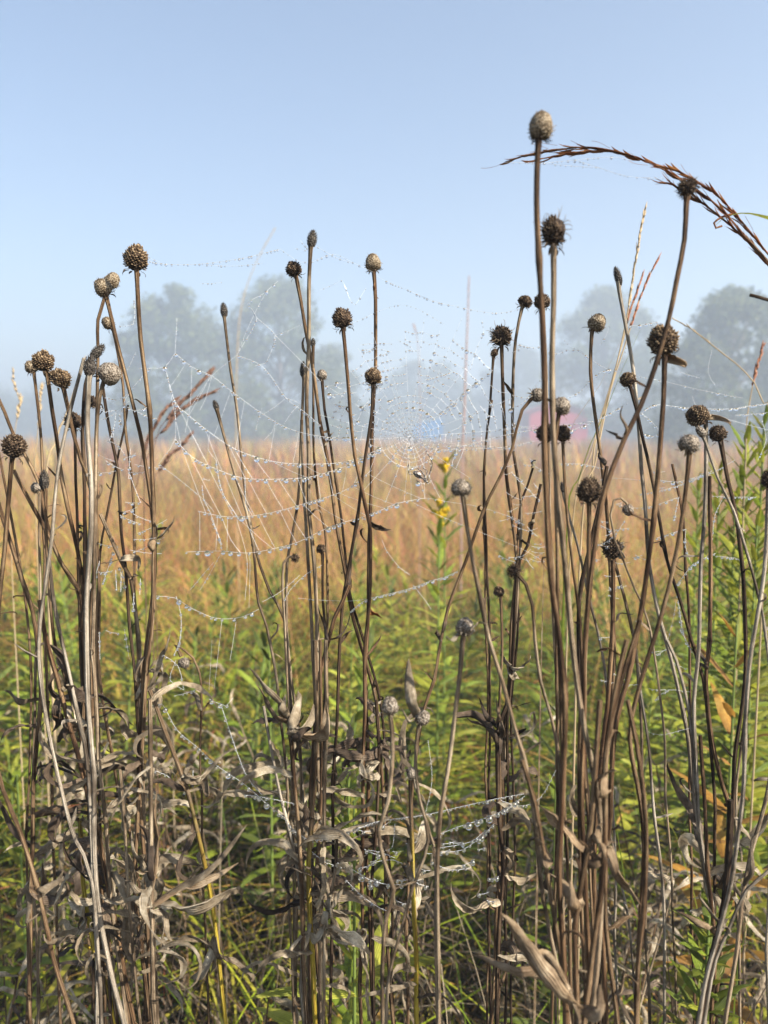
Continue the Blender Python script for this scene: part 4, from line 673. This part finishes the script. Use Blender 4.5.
tall_grass('faint tan grass spikes above the left edge stalks', .95, [(21,398),(18,415),(14,440),(10,520)], .03, .0016, M['straw'], M['straw'], 26, .010, .002, .3, 1)
tall_grass('faint straw spike between the button head and the bristly pair', .9, [(42,385),(40,405),(38,430),(36,520)], .05, .0016, M['straw'], M['straw'], 26, .010, .002, .3)
tall_grass('dull straw blade standing behind the leaning bleached stalk', .8, [(84,362),(74,392),(64,420),(56,440),(46,520)], .05, .003, M['straw'], M['straw'], 20, .012, .002, .1)
def big_blade(label, d, pts, w, mat):
    P3 = [at(x, y, d) for x, y in pts]; b = P3[-1]; path = smooth_path([Vector((b.x, b.y, -.01)), Vector((b.x, b.y, b.z*.5))]+P3[::-1], .02); o_ = Vector((b.x, b.y, 0))
    mb = MB(); add_leaf(mb, path, w, .4, R(-.6, .6), .03, (1, 0, 0), 0, lambda t: min(1, 1.25*(1-t)+.02)); o = mb.build('grass_blade', mat, None, o_); tag(o, label, 'grass blade')
big_blade('broad green grass blade slanting up left of the small pitted head', .62, [(640,330),(622,370),(606,410),(590,445),(578,480),(565,560)], .0075, M['gleaf'])
big_blade('tan dry blade crossing beside the broad green one', .6, [(625,330),(600,385),(575,420),(560,460),(545,540)], .0035, M['tleaf'])
big_blade('green upright blade at the bottom right edge', .62, [(764,858),(752,900),(742,950),(735,1000)], .008, M['gleaf'])
big_blade('yellowish green blade arching low behind the right blurred trunks', .66, [(625,792),(655,800),(676,835),(690,880),(700,960)], .006, M['yleaf'])
big_blade('thin green blade at the bottom of the right trunks', .6, [(600,730),(612,800),(625,880),(640,960)], .005, M['gleaf'])
# arching bluestem head at the top right
random.seed(77)
root_d = .43; root = None
paths = [[(790,290),(768,262),(745,236),(722,210),(700,192),(686,182),(668,172),(650,163),(632,156),(610,150),(585,147),(555,150),(530,154),(505,162)],
         [(790,278),(768,254),(742,222),(720,198),(700,183),(680,172),(662,166),(648,162)],
         [(790,288),(766,262),(742,236),(712,210),(690,196),(672,184),(656,182)],
         [(640,160),(618,152),(595,151),(570,153),(545,158),(525,163)]]
full = [at(x, y, root_d) for x, y in paths[0]]
stem_down = [Vector((.30, .46, -.01)), Vector((.30, .46, .4)), Vector((.305, .455, .8)), Vector((.29, .44, 1.0))]+[full[0]]
base = Vector((.30, .46, 0)); root = empty('arching_grass', base, 'rust coloured grass seed head arching across the sky at the top right', 'grass stem')
mb = MB(); mb.tube(smooth_path(stem_down+full[1:3], .01), .0009, 7, .05); mb.build('stem', M['r'], root, base)
for j, pp in enumerate(paths):
    P3 = smooth_path([at(x, y, root_d+.004*j) for x, y in pp], .002); sm = MB(); sm.tube(P3, [.0006*(1-.6*i/len(P3)) for i in range(len(P3))], 5)
    for k in range(int(len(P3)*1.0)):
        if j == 0 and 40 < k < 48: continue
        i = min(len(P3)-2, int(k/1.0)); p = P3[i]; t = (P3[i+1]-P3[i]).normalized()
        if i > len(P3)-4 or random.random() < .12: continue
        if j == 1 and i < 8: continue
        dd = (t+Vector((R(-1, 1), R(-1, 1), R(-1, 1)))*.16).normalized(); L = R(.008, .014); pth = leaf_path(p, dd, L, R(-.4, .4), t.orthogonal(), 5); add_leaf(sm, pth, R(.0014, .0024), .5, R(-1, 1), .05)
        if random.random() < .12: sm.tube(leaf_path(p+dd*L, dd+Vector((R(-.4, .4), 0, R(-.3, .5))), R(.006, .012), R(-.5, .5), (0, 1, 0), 4), .00012, 3, cap=False)
    sm.build('seed_raceme', M['rust'], root, P3[0])
lm = MB(); P3 = smooth_path([at(x, y, .43) for x, y in [(715,226),(722,219),(734,214),(750,213),(775,219)]], .004)[::-1]; add_leaf(lm, P3, .0028, .3, 1, .05, (0, .3, 1), 0, lambda t: 1-.9*t)
lm.build('leaf', M['yleaf'], root, P3[0])
lm = MB(); P3 = smooth_path([at(x, y, .43) for x, y in [(732,214),(722,217),(714,223),(716,228),(722,226)]], .002); lm.tube(P3, .0006, 5); lm.build('tendril', M['rust'], root, P3[0])
o = MB(); P3 = smooth_path([at(x, y, .4) for x, y in [(795,300),(768,300),(758,297),(750,295)]], .004); o.tube(smooth_path([Vector((.24, .42, -.01)), Vector((.245, .41, .6)), Vector((.235, .40, 1.0)), P3[0]], .01)+P3[1:], .0009, 6)
ob = o.build('dry_grass_stem', M['d'], None, (.24, .42, 0)); tag(ob, 'dark dry grass tip poking in at the right edge below the arching seed head', 'grass stem')
# ---------------------------------------------------------------- spider webs hung with dew
random.seed(5)
ico = bmesh.new(); bmesh.ops.create_icosphere(ico, subdivisions=3, radius=1); dme = bpy.data.meshes.new('dew_drop'); ico.to_mesh(dme); ico.free()
dme.polygons.foreach_set('use_smooth', [True]*len(dme.polygons)); dme.materials.append(M['water'])
i2 = bmesh.new(); bmesh.ops.create_icosphere(i2, subdivisions=2, radius=1); IV = np.array([v.co[:] for v in i2.verts]); IF = np.array([[v.index for v in f.verts] for f in i2.faces]); i2.free()
def web(name, label, d, threads, cat='spider web', dx=0, dy=0):
    """threads: (points, drop diameter px, spacing px[, depth shift]); silk and drops hang at their real distance d"""
    def dep(x, y): return d+dx*(x-384)/F+dy*(y-512)/F
    silk = MB(); drops = []
    for th in threads:
        pts, dp, sp = th[:3]; ds = th[3] if len(th) > 3 else 0; P3 = [at(x, y, dep(x, y)+ds) for x, y in pts]
        path = smooth_path(P3, .004) if len(P3) > 2 else [P3[0].lerp(P3[1], t/6)+Vector((0, 0, -.0006*math.sin(math.pi*t/6))) for t in range(7)]
        silk.tube(path, (.000105 if dp > 1.4 else .00008 if dp > 1.1 else .00006), 3, cap=False)
        if dp <= 0: continue
        acc = 0; nxt = R(0, sp)*.8
        for i in range(1, len(path)):
            seg = (path[i]-path[i-1]).length*F/d
            while acc+seg > nxt:
                p = path[i-1].lerp(path[i], (nxt-acc)/seg); s_ = dp*random.choice((.55, .7, .8, 1, 1, 1.2, 1.55 if random.random() < .5 else 1))*R(.85, 1.15)
                r_ = s_*.74/F*d; drops.append((r_, p+Vector((0, 0, -r_*.75)))); nxt += sp*R(.6, 2.0)*(1.15 if dp > 2.1 else .85)
            acc += seg
    drops.sort(key=lambda q: -q[0]); c = drops[0][1]; root = empty(name, c, label, cat)
    silk.build('silk', M['silk'], root, c)
    for r_, p in drops[:100]:
        o = bpy.data.objects.new('dew_drop', dme); COL.objects.link(o); o.parent = root; o.location = p-c; o.scale = (r_, r_, r_*R(1.0, 1.15))
    rest = drops[100:]
    if rest:
        rr = np.array([q[0] for q in rest]); pp = np.array([q[1][:] for q in rest])-np.array(c); V = (IV[None]*rr[:, None, None]+pp[:, None]).reshape(-1, 3); FF = (IF[None]+(np.arange(len(rest))*len(IV))[:, None, None]).reshape(-1, 3)
        me = bpy.data.meshes.new('fine_dew'); me.vertices.add(len(V)); me.vertices.foreach_set('co', V.reshape(-1).astype(np.float32)); me.loops.add(FF.size); me.loops.foreach_set('vertex_index', FF.reshape(-1).astype(np.int32))
        me.polygons.add(len(FF)); me.polygons.foreach_set('loop_start', np.arange(0, FF.size, 3, dtype=np.int32)); me.polygons.foreach_set('use_smooth', np.ones(len(FF), bool)); me.update(calc_edges=True)
        me.materials.append(M['water']); o = bpy.data.objects.new('fine_dew', me); COL.objects.link(o); o.parent = root; tag(o, kind='stuff')
    return root
def lerp_on(pl, t):
    L = [math.dist(pl[i], pl[i+1]) for i in range(len(pl)-1)]; s_ = t*sum(L)
    for i, l in enumerate(L):
        if s_ <= l or i == len(L)-1: k = s_/l; return (pl[i][0]+(pl[i+1][0]-pl[i][0])*k, pl[i][1]+(pl[i+1][1]-pl[i][1])*k)
        s_ -= l
def rungs(a, b, n, dp=.7, sp=9, j=.03):
    return [([lerp_on(a, min(1, max(0, (k+.5)/n+R(-j, j)))), lerp_on(b, min(1, max(0, (k+.5)/n+R(-j, j))))], dp, sp) for k in range(n)]
# torn left web
a1 = [(175,353),(192,367),(212,376),(235,394),(263,414),(290,429),(325,437),(358,437)]
a2 = [(165,367),(175,402),(185,412),(208,431),(235,449),(267,460),(298,464),(345,462),(378,450)]
a3 = [(175,439),(192,457),(214,468),(243,478),(282,479),(314,476),(349,465),(382,450)]
a4 = [(198,511),(215,515),(232,517),(259,515),(286,509),(306,503),(333,495),(349,488),(372,470)]
a5 = [(186,552),(220,551),(247,553),(272,549),(298,542),(330,527),(365,516),(400,503),(425,498)]
a0 = [(237,355),(263,367),(286,398),(302,410),(320,425)]
L = [([(148,261),(165,264),(200,264),(243,258),(280,249)],1.5,4.5), ([(204,265),(235,266),(263,263)],1.2,5), ([(200,283),(222,282)],1.2,4), ([(146,255),(152,259),(160,262)],.8,4),
 ([(280,249),(300,262),(312,262),(333,254),(352,262),(373,272)],1.4,6), ([(316,246),(335,257),(352,263)],1.4,5), ([(300,240),(312,252)],1.1,5), ([(295,248),(310,250)],1.1,5),
 ([(177,318),(175,353)],1,6), ([(175,353),(165,367),(151,368)],1.2,6), ([(151,368),(140,368)],1.2,5), (a1,2.1,4.6),(a2,2.2,4.4),(a3,2.5,4.6),(a4,2.3,3.9),(a5,2.6,5), (a0,1.9,5),
 ([(175,402),(175,439),(165,455),(159,464)],1.0,7), ([(159,464),(180,480),(204,500),(214,512)],.9,4), ([(237,355),(247,330),(260,303),(268,290)],1.3,7), ([(237,355),(257,318),(247,304),(263,294),(278,281)],1.6,6),
 ([(257,318),(275,335),(271,352),(266,363),(255,366)],1.5,5), ([(275,335),(302,324)],1.1,6), ([(275,335),(300,360),(321,382)],1.2,6), ([(237,355),(212,376),(192,405),(186,412)],1.1,7), ([(192,367),(190,406),(185,433)],.9,8),
 ([(212,376),(205,400),(200,410)],.9,8), ([(286,398),(262,415)],1,7), ([(286,398),(300,404),(292,412),(284,424)],1.2,5), ([(210,433),(208,449),(216,460)],1.0,6), ([(216,460),(219,480),(224,496),(233,510),(238,518)],2.0,4.2), ([(202,485),(204,500),(210,512),(222,545)],1.2,4),
 ([(210,480),(203,478)],1.2,4), ([(211,518),(218,535),(222,550)],1.6,4.5), ([(222,518),(231,540),(240,552)],1.2,7), ([(214,562),(205,572),(196,583),(190,590)],1.1,3.6), ([(200,590),(222,551)],.9,6),
 ([(238,518),(262,540),(275,550)],.9,9), ([(256,430),(258,420),(262,408)],1.2,5), ([(235,449),(242,462),(252,478)],1.3,7), ([(237,520),(247,560),(245,600)],.8,10), ([(264,440),(272,432),(276,420)],1.1,5), ([(245,477),(246,505),(252,515)],1.3,5),
 ([(222,619),(218,655),(214,690)],.7,12), ([(212,640),(209,690)],.6,14), ([(236,622),(230,660)],.6,14), ([(249,608),(250,560),(248,553)],.7,10),
 ([(150,368),(135,385),(125,400),(118,430)],1.2,5), ([(105,397),(118,400),(130,392)],1.3,4), ([(100,420),(112,415),(128,402),(135,398)],1.4,4.5), ([(100,405),(104,412),(116,410)],1.3,4), ([(107,440),(118,445),(125,455)],1.2,5), ([(116,380),(126,372),(136,352)],1,5), ([(120,326),(133,324)],1.2,4.5), ([(134,300),(135,315),(133,325)],1.2,4)]
L += rungs(a1, a2, 8) + rungs(a2, a3, 9) + rungs(a3, a4, 14, .6, 11, .02) + rungs(a4, a5, 13, .8, 8, .03)
random.seed(8)
for k in range(34):                     # dewy strands strung between the left stalks
    x = R(95, 142); y = R(385, 640); a = R(-.5, .5) if random.random() < .6 else R(1.2, 1.9); l = R(12, 34); L.append(([(x, y), (x+l*math.cos(a), y+l*math.sin(a))], R(1.2, 2.0), R(4, 7), R(-.02, .02)))
web('spider_web', 'torn dewy web sagging in rows of drops from the left clump to the centre stalks', .49, L)
# orb with hub
random.seed(14); H = (410, 437); rads = []; L = []
ends = [(372,332),(386,352),(405,330),(424,320),(440,330),(462,318),(480,350),(492,372),(512,398),(540,425),(600,421),(505,450),(470,478),(440,498),(425,498),(404,502),(385,503),(362,492),(345,468),(325,440),(320,415),(330,388),(345,365),(358,348)]
for e_ in ends: L.append(([H, e_], .9, 9)); rads.append((math.atan2(e_[1]-H[1], e_[0]-H[0]), math.dist(e_, H)))
rads.sort()
for rr in [4,7,10,13,17,21,25,30,36,42,49,56,64,72,80,88,97,106,116]:
    for i in range(len(rads)):
        a, la = rads[i]; b, lb = rads[(i+1) % len(rads)]; b = b if b > a else b+2*math.pi
        if rr > min(la, lb)*1.02 or b-a > 1: continue
        if rr > 30 and random.random() < (.36 if -3 < a < 0 or a > 2 else .55): continue
        if math.sin(a) > .35 and rr > 34: continue
        p = (H[0]+rr*math.cos(a), H[1]+rr*math.sin(a)); q = (H[0]+(rr+R(-1, 1.5))*math.cos(b), H[1]+rr*math.sin(b)); m_ = ((p[0]+q[0])/2, (p[1]+q[1])/2+rr*.02)
        L.append(([p, m_, q], 1.0 if rr < 30 else R(1.2, 1.9), 3.6 if rr < 30 else R(4, 7)))
L += [([(386,281),(397,286),(408,290)],1.4,4), ([(408,290),(425,298),(440,303),(455,306)],1.5,4.5), ([(455,306),(478,311),(500,313),(520,309)],1.4,5), ([(373,272),(386,281)],.6,9), ([(342,326),(360,320),(376,312)],1.3,5), ([(376,312),(400,305),(420,310),(445,325)],1.0,7), ([(320,290),(335,284),(342,280),(350,300),(355,305),(366,288)],1.2,8),
 ([(398,340),(410,346),(415,352)],1.3,5), ([(360,345),(375,343),(392,344)],1.5,5), ([(362,350),(380,349),(392,352)],1.5,5), ([(482,321),(484,331),(478,345),(470,370)],1.3,6), ([(425,380),(440,376),(452,372)],1.8,5), ([(440,414),(456,400),(470,388),(480,380),(492,371)],2.1,4.6), ([(443,415),(452,408),(462,396)],1.8,5), ([(449,432),(458,428),(468,420),(478,412)],2.2,5),
 ([(410,437),(440,450),(475,443),(489,439),(515,433),(540,429),(570,425),(592,421)],1.5,3.8), ([(440,450),(470,449),(505,447),(535,441)],1.4,4.5), ([(443,446),(486,446),(515,450)],1.3,5), ([(516,425),(540,432),(555,436)],1.3,4.5), ([(512,395),(530,398),(545,388)],1.4,4.5), ([(512,408),(524,402),(536,385),(545,375)],1.5,4.5), ([(490,385),(500,392),(510,393)],1.6,4.5), ([(480,406),(488,415),(497,420)],1.5,4.5),
 ([(409,440),(409,458),(411,482),(411,501)],.8,9), ([(424,451),(424,470),(425,499)],.9,8), ([(362,520),(380,511),(396,503),(411,501),(425,498),(450,502),(480,507),(520,520)],1.1,6), ([(414,503),(432,512),(450,520),(480,532),(520,548),(545,562)],1.0,6), ([(382,540),(386,550),(400,568),(410,575)],.9,6), ([(413,585),(425,600),(431,609)],.8,6), ([(350,612),(366,600),(397,592),(415,587),(430,581),(445,577),(458,571)],1.7,2.6), ([(298,598),(320,600),(350,601),(366,599)],.8,6),
 ([(300,575),(280,592),(262,602)],1.2,5), ([(322,565),(305,575),(290,590),(284,600)],1.3,6)]
for k in range(26):
    x = R(320, 385); y = R(375, 445); L.append(([(x, y), (x+R(6, 16), y+R(-6, 6))], R(1.6, 2.6), R(4.5, 8)))
for k in range(30):
    x = R(495, 535); y = R(455, 560); L.append(([(x, y), (x+R(6, 18), y+R(-8, 12))], R(1.0, 1.5), R(4, 6)))
web('spider_web', 'dewy orb web with its hub above the hanging spider', .50, L)
random.seed(19)
L = [([(517,344),(527,347),(537,348),(548,338)],1.5,4), ([(512,352),(520,348)],1.3,4), ([(548,352),(558,354),(566,350),(578,350),(589,358),(607,369),(621,371)],1.6,4.2), ([(621,371),(637,376),(667,382),(696,389),(727,395),(743,398)],1.2,3.6), ([(562,338),(570,346),(578,350)],.9,5), ([(568,398),(581,391),(589,381),(601,372),(610,369)],1.6,3.6),
 ([(560,436),(572,430),(589,424),(605,416),(628,403)],1.7,4), ([(641,415),(653,405),(690,408),(727,409),(755,405),(775,403)],1.6,3.2), ([(735,415),(763,413),(775,411)],1.4,3), ([(640,412),(650,420),(659,430)],1.8,3.8), ([(644,434),(652,436),(660,434)],1.8,3.6), ([(660,480),(678,482),(700,476)],1.6,4), ([(692,481),(714,472),(735,460)],1.2,4),
 ([(628,326),(640,325),(657,322)],2.2,4.2), ([(600,345),(606,336),(610,325)],1.1,5), ([(620,372),(624,355),(628,340)],1,5), ([(640,494),(659,491),(680,485),(704,475)],1.3,3.4), ([(700,474),(712,471)],1.8,3), ([(618,505),(635,508),(653,506),(679,497)],1.4,4), ([(679,497),(676,510),(674,520)],1.2,4), ([(712,496),(730,497),(757,497)],1.4,2.6), ([(677,585),(692,565),(700,560),(716,553)],1.9,3), ([(716,556),(735,558),(745,562)],1.4,3.5),
 ([(657,538),(672,533),(686,529)],1.5,3.4), ([(686,529),(685,545),(690,560)],1.3,4), ([(677,589),(680,615),(684,636),(694,655)],1.9,4.2), ([(668,640),(674,615),(676,600)],1.1,5), ([(692,396),(700,410),(730,420),(768,430)],.7,7), ([(762,420),(766,440),(758,460)],1.1,5), ([(600,480),(612,478),(640,480)],1.0,5), ([(560,464),(580,464),(610,470)],1.2,4),
 ([(680,372),(690,375),(700,378)],1.2,4), ([(712,350),(708,372),(715,385)],.8,7), ([(722,500),(715,515),(712,540)],1.3,4), ([(588,540),(600,545),(615,535),(625,520)],1.3,4), ([(600,525),(610,530),(630,528)],1.2,4), ([(655,700),(668,690),(690,692)],1.4,4), ([(600,680),(625,685),(640,684)],1.3,3.6), ([(645,730),(660,735),(690,728)],.9,5)]
for k in range(22):
    x = R(590, 680); y = R(470, 700); L.append(([(x, y), (x+R(6, 18), y+R(-8, 8))], R(1.2, 1.7), R(4, 6)))
web('spider_web', 'long beaded strands slung between the stalks around the biggest shaggy head', .485, L)
L = [([(505,162),(540,163),(575,160),(610,157),(632,160)],1.2,8), ([(575,160),(600,168),(626,176),(650,178),(664,178)],1.3,6), ([(540,163),(560,165),(600,168)],1.2,6)]
web('dewy_thread', 'fine dewy threads hanging beneath the arching rust coloured grass head', .425, L, 'spider thread')
L = [([(156,596),(175,598),(189,607),(211,617),(222,619),(242,617),(259,609)],2.2,5.5), ([(176,596),(181,615),(180,640),(174,655)],1.6,4.5), ([(150,706),(162,704),(177,730),(197,747),(216,765),(244,784),(267,804),(285,818)],2.4,4.5), ([(209,699),(215,702),(226,706),(233,698)],4.2,6), ([(222,708),(238,755),(248,778),(262,795)],1.5,4.5), ([(150,770),(166,775),(191,798)],1.5,4), ([(244,795),(262,797),(296,804)],1.8,4), ([(193,770),(193,790)],1.5,4), ([(163,655),(178,666),(184,690)],1.4,4), ([(174,696),(190,692),(200,688)],1.3,4), ([(184,690),(170,680),(176,660)],1.2,5)]
web('spider_web', 'low dewy strands draped over the dry leaves at the lower left', .475, L)
L = [([(284,818),(295,832),(305,838),(319,840),(345,833),(375,822)],2.0,4), ([(375,822),(400,818),(425,815),(455,808),(500,798),(524,794)],1.5,3.2), ([(438,835),(455,828),(480,820),(500,812),(525,796)],3.2,4.2), ([(445,852),(462,850),(480,838),(494,824)],2.8,5), ([(440,848),(470,842),(486,830)],2.2,5), ([(335,862),(350,868),(370,880),(395,885),(420,880)],2.6,6.5), ([(360,870),(376,862),(394,860),(410,868)],2.2,6.5), ([(346,880),(362,896),(380,908),(390,912)],1.8,4.6), ([(368,850),(380,852),(395,858)],2.0,5), ([(395,824),(392,848),(382,852)],1.2,5), ([(432,862),(450,870),(470,868)],1.8,6), ([(310,850),(325,862),(345,868)],1.7,5), ([(428,740),(432,780),(425,815)],1.1,6), ([(500,800),(520,806),(540,798),(556,770)],1.3,4.5)]
for k in range(24):
    x = R(355, 500); y = R(825, 905); L.append(([(x, y), (x+R(6, 16), y+R(-6, 6))], R(1.8, 2.8), R(4.5, 8)))
web('spider_web', 'low web heavy with big drops between the stalk feet at the lower centre', .47, L)
# ---------------------------------------------------------------- spider
D = .495; sp = empty('spider', at(420, 477, D), 'small dark mottled spider hanging head down beneath the hub of the orb web', 'spider')
mb = MB(); c1 = at(417.5, 474.5, D); c2 = at(425.5, 480.5, D); ax = (c2-c1).normalized()
mb.ellipsoid(c1, .0019, .0034, ax, 16, 12, .03); mb.ellipsoid(c2, .0011, .0017, ax, 12, 10, 0); mb.ellipsoid(c2+ax*.0014, .0006, .0008, ax, 8, 6, 0)
mb.tube([c1+ax*.002, c2], .0006, 6)
def leg(pts, r_=.00032): mb.tube(smooth_path([c2]+[at(x, y, D+dz) for x, y, dz in pts], .001), r_, 6)
leg([(429,477,.002),(431.5,468,.002),(432,462,0),(429,456,0),(426,451,0)],.00036); leg([(428,479,-.001),(430,472,-.002),(431,466,-.003),(428,459,-.001)],.0003)
leg([(421,471,.004),(414,468,.003),(409,470,0),(408.5,464,0)]); leg([(420,476,.005),(411,474,.004),(409,473,0),(408,466,0)],.0003)
leg([(424,474,-.003),(420,470,-.004),(417,468.5,-.003)],.0003); leg([(423,484,-.003),(419,482,-.004),(416,480,-.003)],.0003); leg([(428,484,.002),(430,482,.003),(431,479,.003)],.0003); leg([(426,476,.003),(427,471,.004),(423,468,.004)],.0003)
bo = mb.build('body', M['spider'], sp, c1); rm = bo.modifiers.new('skin', 'REMESH'); rm.mode = 'VOXEL'; rm.voxel_size = .00016; rm.use_smooth_shade = True
dd = bpy.data.objects.new('dew_drop', dme); COL.objects.link(dd); dd.location = at(418, 484, D); dd.scale = (.0016,)*3; tag(dd, 'big water drop hanging under the belly of the spider', 'dew drop')
dd = bpy.data.objects.new('dew_drop', dme); COL.objects.link(dd); dd.location = at(410, 449, D); dd.scale = (.0016,)*3; tag(dd, 'big water drop at the hub of the orb web above the spider', 'dew drop')
# a few loose drops caught on the stalks and leaves
